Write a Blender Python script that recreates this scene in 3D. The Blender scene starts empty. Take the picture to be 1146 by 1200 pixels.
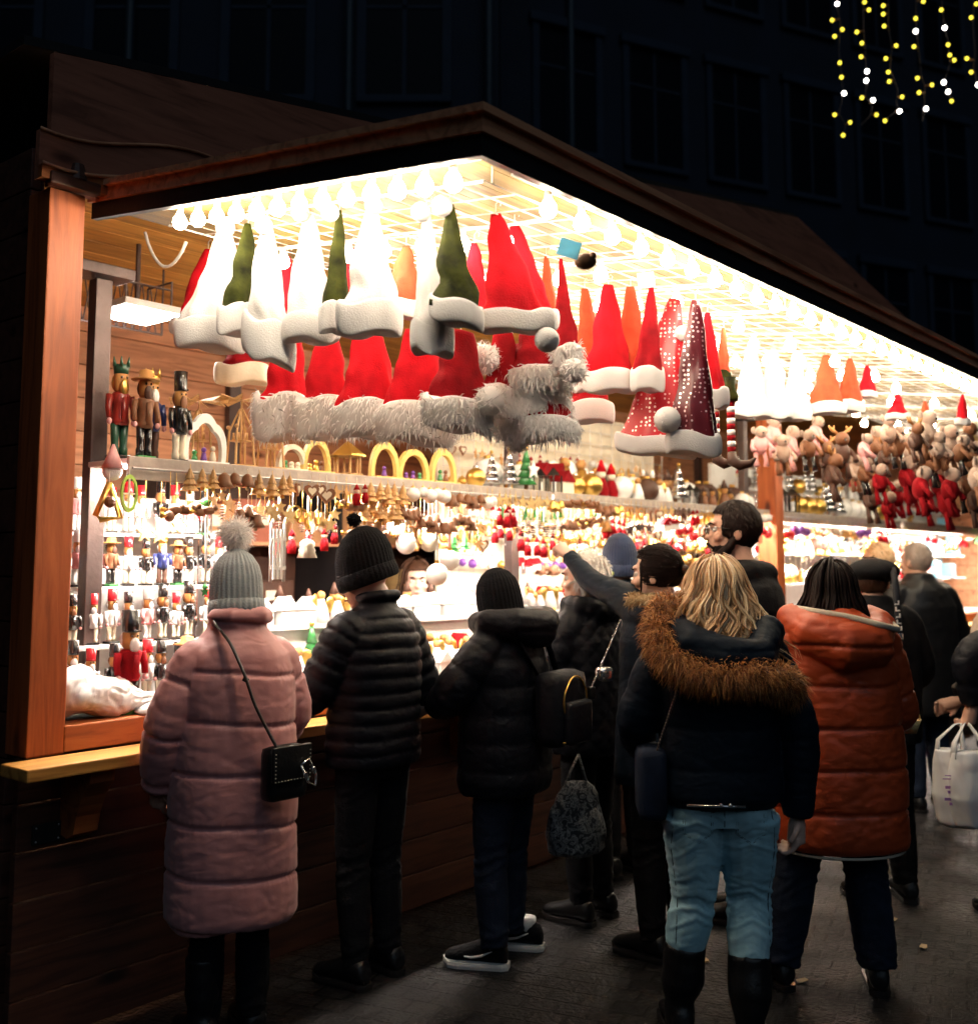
import bpy, bmesh, math, random
import numpy as np
from mathutils import Vector, Matrix, noise
random.seed(7); np.random.seed(7)
S = bpy.context.scene
COL = S.collection
PI = math.pi
# ---------------------------------------------------------------- camera model and the stall's own frame
f_, px_, py_ = 1254., 573., 533.
th_ = math.atan(.1)
CAM = Vector((0, 0, 1.62))
FW = Vector((0, math.cos(th_), math.sin(th_))); UP = Vector((0, -math.sin(th_), math.cos(th_))); RT = Vector((1, 0, 0))
ang = math.radians(39.7)
W = Vector((math.sin(ang), math.cos(ang), 0)); O = Vector((math.cos(ang), -math.sin(ang), 0))
P0 = Vector((-1.49, 3.74, 0))
STALL_ROT = PI / 2 - ang
def ray(u, v): return FW + RT * ((u - px_) / f_) + UP * ((py_ - v) / f_)
def atY(u, v, Y):
    d = ray(u, v); return CAM + d * (Y / d.y)
def H(t, s, z): return P0 + W * t + O * s + Vector((0, 0, z))
def onT(u, v, t):
    d = ray(u, v); k = (t - (CAM - P0).dot(W)) / d.dot(W); return CAM + d * k
def onS(u, v, s):
    d = ray(u, v); k = (s - (CAM - P0).dot(O)) / d.dot(O); return CAM + d * k
def proj(p):
    d = p - CAM; z = d.dot(FW); return px_ + f_ * d.dot(RT) / z, py_ - f_ * d.dot(UP) / z
# ---------------------------------------------------------------- materials
MATS = {}
def newmat(name):
    m = bpy.data.materials.new(name); m.use_nodes = True
    nt = m.node_tree; b = nt.nodes['Principled BSDF']; MATS[name] = m
    return m, nt, b
def N(nt, typ, **kw):
    n = nt.nodes.new(typ)
    for k, v in kw.items():
        if k in n.inputs: n.inputs[k].default_value = v
        else: setattr(n, k, v)
    return n
def c4(c): return (c[0], c[1], c[2], 1)
def ramp(nt, stops):
    r = nt.nodes.new('ShaderNodeValToRGB'); el = r.color_ramp.elements
    el[0].position, el[0].color = stops[0][0], c4(stops[0][1]); el[1].position, el[1].color = stops[-1][0], c4(stops[-1][1])
    for p, c in stops[1:-1]:
        e = el.new(p); e.color = c4(c)
    return r
def plain(name, c, rough=.6, var=.18, scale=14., metal=0., bump=.15, bscale=60., sheen=0., island=0., coat=0., spec=.5, trans=0., crinkle=0.):
    m, nt, b = newmat(name)
    tc = N(nt, 'ShaderNodeTexCoord')
    no = N(nt, 'ShaderNodeTexNoise', Scale=scale, Detail=5.)
    nt.links.new(tc.outputs['Object'], no.inputs['Vector'])
    lo = tuple(x * (1 - var) for x in c); hi = tuple(min(1, x * (1 + var)) for x in c)
    r = ramp(nt, [(.3, lo), (.7, hi)])
    nt.links.new(no.outputs['Fac'], r.inputs['Fac'])
    out = r.outputs['Color']
    if island:
        g = N(nt, 'ShaderNodeNewGeometry')
        mr = N(nt, 'ShaderNodeMapRange'); mr.inputs[3].default_value = 1 - island; mr.inputs[4].default_value = 1 + island
        nt.links.new(g.outputs['Random Per Island'], mr.inputs[0])
        hv = N(nt, 'ShaderNodeHueSaturation'); nt.links.new(out, hv.inputs['Color']); nt.links.new(mr.outputs[0], hv.inputs['Value'])
        out = hv.outputs['Color']
    nt.links.new(out, b.inputs['Base Color'])
    b.inputs['Roughness'].default_value = rough; b.inputs['Metallic'].default_value = metal; b.inputs['Specular IOR Level'].default_value = spec
    if trans:
        tr = N(nt, 'ShaderNodeBsdfTranslucent'); ms = N(nt, 'ShaderNodeMixShader'); ms.inputs[0].default_value = trans; nt.links.new(out, tr.inputs['Color'])
        nt.links.new(b.outputs[0], ms.inputs[1]); nt.links.new(tr.outputs[0], ms.inputs[2]); nt.links.new(ms.outputs[0], nt.nodes['Material Output'].inputs['Surface'])
    if sheen: b.inputs['Sheen Weight'].default_value = sheen; b.inputs['Sheen Roughness'].default_value = .5
    if coat: b.inputs['Coat Weight'].default_value = coat; b.inputs['Coat Roughness'].default_value = .1
    if bump:
        n2 = N(nt, 'ShaderNodeTexNoise', Scale=bscale, Detail=6.); nt.links.new(tc.outputs['Object'], n2.inputs['Vector'])
        bp = N(nt, 'ShaderNodeBump', Strength=bump, Distance=.01); nt.links.new(n2.outputs['Fac'], bp.inputs['Height']); nt.links.new(bp.outputs[0], b.inputs['Normal'])
        if crinkle:
            mp = N(nt, 'ShaderNodeMapping'); mp.inputs['Scale'].default_value = (1, 1, 1.7); nt.links.new(tc.outputs['Object'], mp.inputs['Vector'])
            n4 = N(nt, 'ShaderNodeTexNoise', Scale=13., Detail=3., Distortion=.9); n4.noise_type = 'RIDGED_MULTIFRACTAL'; nt.links.new(mp.outputs[0], n4.inputs['Vector'])
            b2 = N(nt, 'ShaderNodeBump', Strength=crinkle, Distance=.012); nt.links.new(n4.outputs['Fac'], b2.inputs['Height']); nt.links.new(b2.outputs[0], bp.inputs['Normal'])
    return m
def wood(name, c1, c2, axis='x', rough=.55, knots=True, scale=1.):
    m, nt, b = newmat(name)
    tc = N(nt, 'ShaderNodeTexCoord')
    mp = N(nt, 'ShaderNodeMapping')
    sc = {'x': (1.1, 14, 14), 'y': (14, 1.1, 14), 'z': (14, 14, 1.1)}[axis]
    mp.inputs['Scale'].default_value = tuple(s * scale for s in sc)
    nt.links.new(tc.outputs['Object'], mp.inputs['Vector'])
    n1 = N(nt, 'ShaderNodeTexNoise', Scale=1.3, Detail=8., Roughness=.6, Distortion=1.2)
    nt.links.new(mp.outputs[0], n1.inputs['Vector'])
    r = ramp(nt, [(.36, tuple(x * .72 for x in c1)), (.5, tuple((a + b_) / 2 for a, b_ in zip(c1, c2))), (.64, c2)])
    nt.links.new(n1.outputs['Fac'], r.inputs['Fac'])
    out = r.outputs['Color']
    if knots:
        mk = N(nt, 'ShaderNodeMapping'); mk.inputs['Scale'].default_value = {'x': (2.2, 5.5, 5.5), 'y': (5.5, 2.2, 5.5), 'z': (5.5, 5.5, 2.2)}[axis]
        nt.links.new(tc.outputs['Object'], mk.inputs['Vector'])
        vo = N(nt, 'ShaderNodeTexVoronoi', Scale=1.); nt.links.new(mk.outputs[0], vo.inputs['Vector'])
        kr = ramp(nt, [(.07, (.2, .13, .1)), (.17, (1, 1, 1))]); nt.links.new(vo.outputs['Distance'], kr.inputs['Fac'])
        mx = N(nt, 'ShaderNodeMix', data_type='RGBA', blend_type='MULTIPLY'); mx.inputs[0].default_value = 1
        nt.links.new(out, mx.inputs[6]); nt.links.new(kr.outputs[0], mx.inputs[7]); out = mx.outputs[2]
    g = N(nt, 'ShaderNodeNewGeometry')
    mr = N(nt, 'ShaderNodeMapRange'); mr.inputs[3].default_value = .82; mr.inputs[4].default_value = 1.12
    nt.links.new(g.outputs['Random Per Island'], mr.inputs[0])
    hv = N(nt, 'ShaderNodeHueSaturation'); nt.links.new(out, hv.inputs['Color']); nt.links.new(mr.outputs[0], hv.inputs['Value'])
    nt.links.new(hv.outputs[0], b.inputs['Base Color'])
    b.inputs['Roughness'].default_value = rough
    bp = N(nt, 'ShaderNodeBump', Strength=.25, Distance=.006); nt.links.new(n1.outputs['Fac'], bp.inputs['Height']); nt.links.new(bp.outputs[0], b.inputs['Normal'])
    return m
def strands(name, stops, rough=.5, trans=0.):
    m, nt, b = newmat(name); g = N(nt, 'ShaderNodeNewGeometry'); r = ramp(nt, stops); nt.links.new(g.outputs['Random Per Island'], r.inputs['Fac']); nt.links.new(r.outputs[0], b.inputs['Base Color']); b.inputs['Roughness'].default_value = rough
    if trans:
        tr = N(nt, 'ShaderNodeBsdfTranslucent'); ms = N(nt, 'ShaderNodeMixShader'); ms.inputs[0].default_value = trans; nt.links.new(r.outputs[0], tr.inputs['Color']); nt.links.new(b.outputs[0], ms.inputs[1]); nt.links.new(tr.outputs[0], ms.inputs[2]); nt.links.new(ms.outputs[0], nt.nodes['Material Output'].inputs['Surface'])
    return m
def emit(name, c, strength):
    m, nt, b = newmat(name)
    b.inputs['Base Color'].default_value = c4(c); b.inputs['Emission Color'].default_value = c4(c); b.inputs['Emission Strength'].default_value = strength
    return m
def sequin(name, c, dot):
    m, nt, b = newmat(name)
    tc = N(nt, 'ShaderNodeTexCoord'); vo = N(nt, 'ShaderNodeTexVoronoi', Scale=58.); vo.inputs['Randomness'].default_value = .35
    nt.links.new(tc.outputs['Object'], vo.inputs['Vector'])
    r = ramp(nt, [(.24, dot), (.3, c)]); nt.links.new(vo.outputs['Distance'], r.inputs['Fac']); nt.links.new(r.outputs[0], b.inputs['Base Color'])
    mr = ramp(nt, [(.24, (.9, .9, .9)), (.3, (0, 0, 0))]); nt.links.new(vo.outputs['Distance'], mr.inputs['Fac']); nt.links.new(mr.outputs[0], b.inputs['Metallic'])
    b.inputs['Roughness'].default_value = .35
    return m
# ---------------------------------------------------------------- mesh collector
class MB:
    def __init__(s): s.v = []; s.f = []; s.m = []
    def add(s, vs, fs, mi=0):
        o = len(s.v); s.v += [tuple(v) for v in vs]; s.f += [tuple(i + o for i in f) for f in fs]; s.m += [mi] * len(fs); return s
    def box(s, c, d, mi=0, R=None, bev=0.):
        c = Vector(c); x, y, z = d[0] / 2, d[1] / 2, d[2] / 2
        if bev:
            bm = bmesh.new(); bmesh.ops.create_cube(bm, size=1)
            for v in bm.verts: v.co = Vector((v.co.x * d[0], v.co.y * d[1], v.co.z * d[2]))
            bmesh.ops.bevel(bm, geom=bm.edges[:], offset=bev, segments=2, affect='EDGES', profile=.6)
            vs = [v.co.copy() for v in bm.verts]; bm.verts.index_update()
            fs = [[v.index for v in f.verts] for f in bm.faces]; bm.free()
        else:
            vs = [Vector(p) for p in ((-x, -y, -z), (x, -y, -z), (x, y, -z), (-x, y, -z), (-x, -y, z), (x, -y, z), (x, y, z), (-x, y, z))]
            fs = [(0, 3, 2, 1), (4, 5, 6, 7), (0, 1, 5, 4), (1, 2, 6, 5), (2, 3, 7, 6), (3, 0, 4, 7)]
        if R is not None: vs = [R @ v for v in vs]
        return s.add([v + c for v in vs], fs, mi)
    def lohi(s, lo, hi, mi=0, bev=0.):
        return s.box([(a + b) / 2 for a, b in zip(lo, hi)], [abs(b - a) for a, b in zip(lo, hi)], mi, None, bev)
    def rings(s, rs, mi=0, caps=True, close=True):
        n = len(rs[0]); vs = [v for r in rs for v in r]; fs = []
        for i in range(len(rs) - 1):
            for j in range(n if close else n - 1):
                k = (j + 1) % n; fs.append((i * n + j, i * n + k, (i + 1) * n + k, (i + 1) * n + j))
        if caps: fs += [tuple(range(n - 1, -1, -1)), tuple(range((len(rs) - 1) * n, len(rs) * n))]
        return s.add(vs, fs, mi)
    def lathe(s, prof, c=(0, 0, 0), n=16, mi=0, sx=1., sy=1., rib=0, ribd=0.):
        c = Vector(c); rs = []
        for r, z in prof:
            rs.append([c + Vector((max(r, 1e-4) * sx * (1 + ribd * math.cos(rib * 2 * PI * j / n)) * math.cos(2 * PI * j / n), max(r, 1e-4) * sy * (1 + ribd * math.cos(rib * 2 * PI * j / n)) * math.sin(2 * PI * j / n), z)) for j in range(n)])
        return s.rings(rs, mi)
    def ball(s, c, r, n=12, mi=0, d=(1, 1, 1)):
        pr = [(math.sin(PI * i / (n // 2 + 1)), -math.cos(PI * i / (n // 2 + 1))) for i in range(0, n // 2 + 2)]
        c = Vector(c)
        return s.rings([[c + Vector((max(q, 1e-3) * r * d[0] * math.cos(2 * PI * j / n), max(q, 1e-3) * r * d[1] * math.sin(2 * PI * j / n), z * r * d[2])) for j in range(n)] for q, z in pr], mi)
    def tube(s, pts, r, n=8, mi=0, caps=True, flat=1., up=None):
        pts = [Vector(p) for p in pts]; k = len(pts); rr = r if isinstance(r, (list, tuple)) else [r] * k
        rs = []; prev = None
        for i in range(k):
            t = (pts[min(i + 1, k - 1)] - pts[max(i - 1, 0)])
            if t.length < 1e-9: t = Vector((0, 0, 1))
            t.normalize()
            if prev is None:
                a = Vector(up) if up is not None else (Vector((0, 0, 1)) if abs(t.z) < .9 else Vector((1, 0, 0)))
                e1 = (a - t * a.dot(t)).normalized()
            else: e1 = (prev - t * prev.dot(t)).normalized()
            prev = e1; e2 = t.cross(e1)
            rs.append([pts[i] + (e1 * math.cos(2 * PI * j / n) * flat + e2 * math.sin(2 * PI * j / n)) * rr[i] for j in range(n)])
        return s.rings(rs, mi, caps)
    def poly(s, pts, axis, d0, d1, mi=0):
        """extrude a 2-D outline; axis = 'y': points are (x, z), depth d0..d1 in y"""
        def P(p, d): return {'y': (p[0], d, p[1]), 'x': (d, p[0], p[1]), 'z': (p[0], p[1], d)}[axis]
        n = len(pts); vs = [P(p, d0) for p in pts] + [P(p, d1) for p in pts]
        fs = [tuple(range(n)), tuple(range(2 * n - 1, n - 1, -1))] + [(i, i + n, (i + 1) % n + n, (i + 1) % n) for i in range(n)]
        return s.add(vs, fs, mi)
    def mesh(s, name, mats, smooth=False):
        me = bpy.data.meshes.new(name); me.from_pydata(s.v, [], s.f)
        ms = mats if isinstance(mats, (list, tuple)) else [mats]
        for m in ms: me.materials.append(MATS[m] if isinstance(m, str) else m)
        if len(ms) > 1: me.polygons.foreach_set('material_index', s.m)
        bm = bmesh.new(); bm.from_mesh(me); bmesh.ops.recalc_face_normals(bm, faces=bm.faces[:]); bm.to_mesh(me); bm.free()
        if smooth: me.polygons.foreach_set('use_smooth', [True] * len(me.polygons))
        if smooth == 2: pass
        return me
    def build(s, name, mats, parent=None, smooth=False):
        return link(name, s.mesh(name, mats, smooth), parent)
def link(name, me, parent=None, loc=None, rz=None):
    o = bpy.data.objects.new(name, me); COL.objects.link(o)
    if parent is not None: o.parent = parent
    if loc is not None: o.location = loc
    if rz is not None: o.rotation_euler = (0, 0, rz)
    return o
def tag(o, label=None, cat=None, group=None, kind=None):
    if label: o['label'] = label
    if cat: o['category'] = cat
    if group: o['group'] = group
    if kind: o['kind'] = kind
    return o
def thing(name, label, cat, loc=(0, 0, 0), rz=0., group=None):
    o = bpy.data.objects.new(name, None); COL.objects.link(o); o.location = loc; o.rotation_euler = (0, 0, rz); o.empty_display_size = .1
    return tag(o, label, cat, group)
KIDS = {}
def copy_tree(src, loc, rz=None, label=None, group=None, scale=None):
    def rec(o, par):
        c = o.copy(); COL.objects.link(c)
        if par is not None: c.parent = par
        for ch in KIDS_OF(o): rec(ch, c)
        return c
    r = rec(src, None); r.location = loc
    if rz is not None: r.rotation_euler = (0, 0, rz)
    if scale: r.scale = (scale,) * 3 if not isinstance(scale, tuple) else scale
    if label: r['label'] = label
    if group: r['group'] = group
    return r
def KIDS_OF(o): return [c for c in o.children]
def finish(tmp, mats, name, smooth=True):
    """evaluate a temporary object's modifiers into a plain mesh"""
    dg = bpy.context.evaluated_depsgraph_get(); dg.update()
    me = bpy.data.meshes.new_from_object(tmp.evaluated_get(dg)); me.name = name
    old = tmp.data; bpy.data.objects.remove(tmp); bpy.data.meshes.remove(old)
    me.materials.clear()
    for m in (mats if isinstance(mats, (list, tuple)) else [mats]): me.materials.append(MATS[m])
    me.polygons.foreach_set('material_index', [0] * len(me.polygons))
    if smooth: me.polygons.foreach_set('use_smooth', [True] * len(me.polygons))
    return me
def fused(mb, mats, name, voxel=.012, smooth=4, disp=None):
    """voxel-fuse overlapping closed tubes into one skin, smooth it, then push vertices along their normals by disp(co, n)"""
    me = bpy.data.meshes.new('raw'); me.from_pydata(mb.v, [], mb.f)
    bm = bmesh.new(); bm.from_mesh(me); bmesh.ops.recalc_face_normals(bm, faces=bm.faces[:]); bm.to_mesh(me); bm.free()
    o = bpy.data.objects.new('raw', me); COL.objects.link(o)
    r = o.modifiers.new('r', 'REMESH'); r.mode = 'VOXEL'; r.voxel_size = voxel; r.adaptivity = 0
    if smooth:
        q = o.modifiers.new('s', 'SMOOTH'); q.factor = .5; q.iterations = smooth
    me2 = finish(o, mats, name)
    if disp is not None:
        k = len(me2.vertices); co = np.empty(k * 3, np.float32); no = np.empty(k * 3, np.float32)
        me2.vertices.foreach_get('co', co); me2.vertices.foreach_get('normal', no)
        co = co.reshape(-1, 3); no = no.reshape(-1, 3)
        d = disp(co, no); co = co + no * d[:, None]
        me2.vertices.foreach_set('co', co.astype(np.float32).ravel()); me2.update()
    return me2
def nz(co, sx, sy, sz, off=0.):
    return np.array([noise.noise(Vector((x * sx + off, y * sy + off, z * sz + off))) for x, y, z in co], np.float32)
def tufts(mb, pts, nrm, length, width, droop=.3, jit=.5, seg=2, mi=0, lay=.75):
    """fur: tapering blades combed partly along the surface, their broad sides turned outwards"""
    for p, n in zip(pts, nrm):
        n = Vector(n).normalized(); rv = Vector((random.gauss(0, 1), random.gauss(0, 1), random.gauss(0, 1) - 3.2 * droop))
        tg = rv - n * rv.dot(n)
        if tg.length < 1e-3: continue
        d = (n * (1.05 - .55 * lay) + tg.normalized() * lay + Vector((random.gauss(0, jit), random.gauss(0, jit), random.gauss(0, jit))) * .25).normalized()
        sd = n.cross(d)
        if sd.length < 1e-3: continue
        sd.normalize(); L = length * random.uniform(.55, 1.2); w = width * random.uniform(.6, 1.3)
        a = Vector(p); m = a + d * L * .55 + n * L * .06; e = a + d * L + Vector((0, 0, -droop * L * .6)) - n * L * .04
        mb.add([a - sd * w, a + sd * w, m + sd * w * .75, m - sd * w * .75, e], [(0, 1, 2, 3), (3, 2, 4)], mi)
# ================================================================ materials used
wood('pine_front', (.28, .065, .016), (.4, .12, .03), 'x')
wood('pine_post', (.3, .062, .013), (.46, .115, .03), 'z', scale=.8)
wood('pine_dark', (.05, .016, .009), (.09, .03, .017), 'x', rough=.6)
wood('pine_gable', (.3, .1, .055), (.42, .15, .085), 'x', rough=.65)
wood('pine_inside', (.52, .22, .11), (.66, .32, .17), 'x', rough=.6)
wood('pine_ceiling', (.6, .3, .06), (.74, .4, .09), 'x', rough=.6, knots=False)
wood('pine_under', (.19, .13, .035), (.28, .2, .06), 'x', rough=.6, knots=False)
wood('fascia_wood', (.62, .24, .12), (.78, .36, .19), 'x', rough=.45, knots=False)
wood('ledge_wood', (.46, .2, .045), (.62, .32, .08), 'x', rough=.45)
wood('toy_wood', (.5, .27, .1), (.66, .4, .16), 'z', knots=False, scale=3.)
plain('black_trim', (.012, .012, .014), .5)
plain('dark_metal', (.11, .08, .075), .45, metal=.6)
plain('grey_metal', (.45, .45, .46), .35, metal=.9, bump=.03)
plain('wire', (.62, .6, .57), .4, metal=.3, bump=0)
plain('white_paint', (.8, .79, .77), .5, var=.05)
plain('cream', (.78, .7, .55), .55, var=.08)
plain('card', (.42, .22, .1), .75, var=.12)
plain('card_red', (.32, .1, .06), .75, var=.12)
plain('white_plush', (.76, .735, .73), .9, var=.04, sheen=.4, bump=.3, bscale=200, trans=.15)
plain('white_fur', (.9, .88, .87), .9, var=.04, island=.06, bump=0, trans=.22)
plain('red_felt', (.5, .004, .012), .9, var=.22, bump=.3, bscale=180, trans=.08, spec=.2)
plain('red_deep', (.26, .003, .008), .9, var=.28, bump=.3, bscale=160, trans=.06, spec=.2)
plain('orange_felt', (.66, .07, .02), .85, var=.3, sheen=.1, bump=.3, bscale=180, trans=.25)
plain('green_velvet', (.026, .03, .0035), .8, var=.8, scale=14, bump=.3, spec=.15)
sequin('sequin_red', (.5, .01, .02), (.95, .75, .7)); sequin('sequin_dark', (.09, .006, .012), (.9, .75, .75))
plain('gold', (.8, .5, .13), .28, metal=.9, var=.1, bump=.05)
plain('silver', (.8, .8, .82), .2, metal=.95, var=.05, bump=.03)
plain('gloss_white', (.85, .84, .83), .18, var=.03, bump=0, coat=.6)
plain('gloss_red', (.6, .02, .03), .16, var=.08, bump=0, coat=.6)
plain('gloss_blue', (.03, .06, .4), .16, var=.08, bump=0, coat=.6)
plain('gloss_green', (.04, .22, .06), .25, var=.1, bump=0, coat=.5)
plain('gloss_black', (.015, .013, .013), .22, var=.1, bump=0, coat=.5)
plain('gloss_yellow', (.75, .5, .05), .25, var=.1, bump=0, coat=.4)
plain('brown', (.19, .075, .03), .6, var=.2); plain('dark_brown', (.07, .028, .016), .6, var=.2)
plain('biscuit', (.5, .24, .07), .6, var=.2); plain('pink_paint', (.75, .36, .36), .5, var=.1)
plain('purple', (.16, .05, .3), .4, var=.1); plain('lilac', (.35, .2, .5), .5)
plain('yellow_wood', (.75, .5, .13), .5, var=.1); plain('lime', (.4, .6, .1), .5)
plain('sheep', (.46, .33, .26), .9, var=.15, sheen=.3, bump=.5, bscale=120)
plain('straw', (.6, .42, .18), .6, var=.2, bump=.5, bscale=150)
plain('light_blue', (.35, .7, .85), .4, trans=.6); plain('blue_print', (.06, .2, .6), .4)
emit('bulb_glass', (1, .86, .66), 55.); emit('strip_light', (1, .86, .74), 125.); emit('flood_panel', (1, .92, .86), 50.)
emit('fairy_white', (1, .97, .88), 7.); emit('fairy_yellow', (1, .8, .06), 1.4)
# ================================================================ render, camera, light
S.render.engine = 'CYCLES'
S.view_settings.view_transform = 'Standard'; S.view_settings.look = 'None'; S.view_settings.exposure = 1.1; S.view_settings.gamma = 1; S.view_settings.use_curve_mapping = False
S.cycles.max_bounces = 7; S.cycles.diffuse_bounces = 4; S.cycles.glossy_bounces = 3; S.cycles.sample_clamp_indirect = 4.; S.cycles.use_denoising = True
S.cycles.caustics_reflective = False; S.cycles.caustics_refractive = False
cd = bpy.data.cameras.new('camera'); cam = bpy.data.objects.new('camera', cd); COL.objects.link(cam)
cam.location = CAM; cam.rotation_euler = (PI / 2 + th_, 0, 0)
cd.sensor_fit = 'HORIZONTAL'; cd.sensor_width = 36; cd.lens = f_ / 1146 * 36; cd.shift_y = -(600 - py_) / 1146; cd.clip_end = 500; cd.clip_start = .05
cd.dof.use_dof = True; cd.dof.focus_distance = 3.9; cd.dof.aperture_fstop = 2.2
S.camera = cam
wd = bpy.data.worlds.new('World'); S.world = wd; wd.use_nodes = True
nt = wd.node_tree; sk = nt.nodes.new('ShaderNodeTexSky'); sk.sky_type = 'NISHITA'; sk.sun_disc = False
SUN_EL, SUN_ROT = math.radians(42), math.radians(160)
sk.sun_elevation = math.radians(-5); sk.sun_rotation = SUN_ROT
nt.links.new(sk.outputs[0], nt.nodes['Background'].inputs[0]); nt.nodes['Background'].inputs[1].default_value = .06
sl = bpy.data.lights.new('street_fill', 'SUN'); sl.energy = .12; sl.angle = math.radians(50); sl.color = (.6, .8, 1)
so = bpy.data.objects.new('street_fill', sl); COL.objects.link(so); so.rotation_euler = (math.radians(48), 0, math.radians(14))  # added fill standing in for stall and street light behind the camera
# ================================================================ ground
m, nt, b = newmat('paving')
tc = N(nt, 'ShaderNodeTexCoord'); mp = N(nt, 'ShaderNodeMapping'); mp.inputs['Rotation'].default_value = (0, 0, math.radians(24)); nt.links.new(tc.outputs['Object'], mp.inputs['Vector'])
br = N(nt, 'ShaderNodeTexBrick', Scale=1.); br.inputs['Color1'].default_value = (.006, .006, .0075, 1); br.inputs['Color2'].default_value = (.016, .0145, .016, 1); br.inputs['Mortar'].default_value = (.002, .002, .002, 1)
br.inputs['Mortar Size'].default_value = .007; br.inputs['Brick Width'].default_value = .125; br.inputs['Row Height'].default_value = .105; br.inputs['Mortar Smooth'].default_value = .3
nt.links.new(mp.outputs[0], br.inputs['Vector'])
no = N(nt, 'ShaderNodeTexNoise', Scale=2.2, Detail=8.); nt.links.new(tc.outputs['Object'], no.inputs['Vector'])
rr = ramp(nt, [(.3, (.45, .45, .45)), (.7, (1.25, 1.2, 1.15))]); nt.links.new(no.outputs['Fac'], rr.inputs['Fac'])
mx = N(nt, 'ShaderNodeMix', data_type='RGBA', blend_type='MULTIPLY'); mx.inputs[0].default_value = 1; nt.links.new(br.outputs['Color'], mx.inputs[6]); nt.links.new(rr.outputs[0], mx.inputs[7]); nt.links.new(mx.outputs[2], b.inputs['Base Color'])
rg = ramp(nt, [(.35, (.32, .32, .32)), (.65, (.7, .7, .7))]); nt.links.new(no.outputs['Fac'], rg.inputs['Fac']); nt.links.new(rg.outputs[0], b.inputs['Roughness']); b.inputs['Specular IOR Level'].default_value = .22
ma = N(nt, 'ShaderNodeMath', operation='MULTIPLY_ADD'); n3 = N(nt, 'ShaderNodeTexNoise', Scale=45., Detail=6.); nt.links.new(tc.outputs['Object'], n3.inputs['Vector'])
nt.links.new(br.outputs['Fac'], ma.inputs[0]); ma.inputs[1].default_value = -2.2; nt.links.new(n3.outputs['Fac'], ma.inputs[2])
bp = N(nt, 'ShaderNodeBump', Strength=.9, Distance=.012); nt.links.new(ma.outputs[0], bp.inputs['Height']); nt.links.new(bp.outputs[0], b.inputs['Normal'])
g = MB(); g.add([(-120, -60, 0), (120, -60, 0), (120, 200, 0), (-120, 200, 0)], [(0, 1, 2, 3)]); tag(g.build('ground', 'paving'), kind='structure')
# litter on the paving
plain('leaf_litter', (.5, .36, .2), .7)
for i, (u, v) in enumerate([(1082, 1112), (1046, 1080), (826, 1128), (940, 1152), (420, 1112)]):
    d = ray(u, v); p = CAM + d * (-CAM.z / d.z)
    mb = MB(); a = random.uniform(0, 3)
    mb.rings([[(q * r * math.cos(k * PI / 4) * 1.6, q * r * math.sin(k * PI / 4), z + .004 * math.sin(k * 2.1)) for k in range(8)] for q, r, z in ((1, .016, .003), (1, .016, .006))], 0)
    o = mb.build('paper_scrap', 'leaf_litter'); o.location = (p.x, p.y, .004); o.rotation_euler = (0, 0, a)
    tag(o, ['pale scrap of paper on the dark paving near the orange coat', 'small scrap on the paving behind the orange coat', 'small scrap on the paving between the blue jeans legs', 'small scrap on the paving beside the tall black boots', 'bluish scrap on the paving under the man in the quilted jacket'][i], 'litter')
# ================================================================ market stall (local frame: x along the front, y inwards, z up)
ST = thing('market_stall', 'long wooden market stall with lit canopy, open front and low gabled roof board', 'market stall', P0, STALL_ROT)
L = 12.4; D = 2.3
def sb(name, mats, smooth=False): return MBS.build(name, mats, ST, smooth)
MBS = MB()
for i in range(6):
    z0 = .02 + i * .158; MBS.lohi((-.108, .02, z0), (L, .055, z0 + .152), bev=.004)
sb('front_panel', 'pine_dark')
MBS = MB(); MBS.lohi((.02, -.035, .972), (L - .01, .1, 1.06), bev=.006); sb('sill_beam', 'pine_front')
MBS = MB(); MBS.lohi((-.2, -.215, .925), (L + .1, -.036, .966), bev=.006); sb('ledge', 'ledge_wood')
for t in (.09, 2.1, 4.1, 6.1, 8.1, 10.1):
    MBS = MB(); MBS.poly([(.018, .92), (-.17, .92), (-.165, .88), (-.12, .83), (-.085, .76), (-.07, .7), (-.03, .68), (.018, .69)], 'x', t - .045, t + .045); sb('bracket', 'pine_front')
for t in (-.11, 5.7, L - .13):
    MBS = MB(); MBS.lohi((t, -.03, .967 if t < 0 else 1.0605), (t + .135, .12, 2.93), bev=.006); sb('post', 'pine_post')
# side, back, ceiling, counter deck
MBS = MB()
for i in range(20): MBS.lohi((-.1, .13, .02 + i * .155), (-.06, D, .17 + i * .155), bev=.004)
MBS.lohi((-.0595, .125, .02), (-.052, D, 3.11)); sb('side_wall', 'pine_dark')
MBS = MB()
for i in range(20): MBS.lohi((L - .06, .13, .02 + i * .155), (L - .02, D, .17 + i * .155), bev=.004)
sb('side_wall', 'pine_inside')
MBS = MB()
for i in range(16): MBS.lohi((-.05, D - .04, .02 + i * .197), (L, D, .212 + i * .197), bev=.004)
sb('back_wall', 'pine_inside')
for t in (.4, 2.33, 4.4, 6.5, 8.6, 10.7):
    MBS = MB(); MBS.lohi((t, D - .1, .02), (t + .09, D - .041, 3.1), bev=.004); sb('wall_stud', 'dark_metal')
MBS = MB()
for i in range(12): MBS.lohi((-.05, .13 + i * .18, 3.12), (L, .305 + i * .18, 3.145), bev=.003)
sb('ceiling_board', 'pine_ceiling')
MBS = MB(); MBS.lohi((.03, .101, 1.02), (L - .1, .86, 1.055)); sb('counter_top', 'white_paint')
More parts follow.
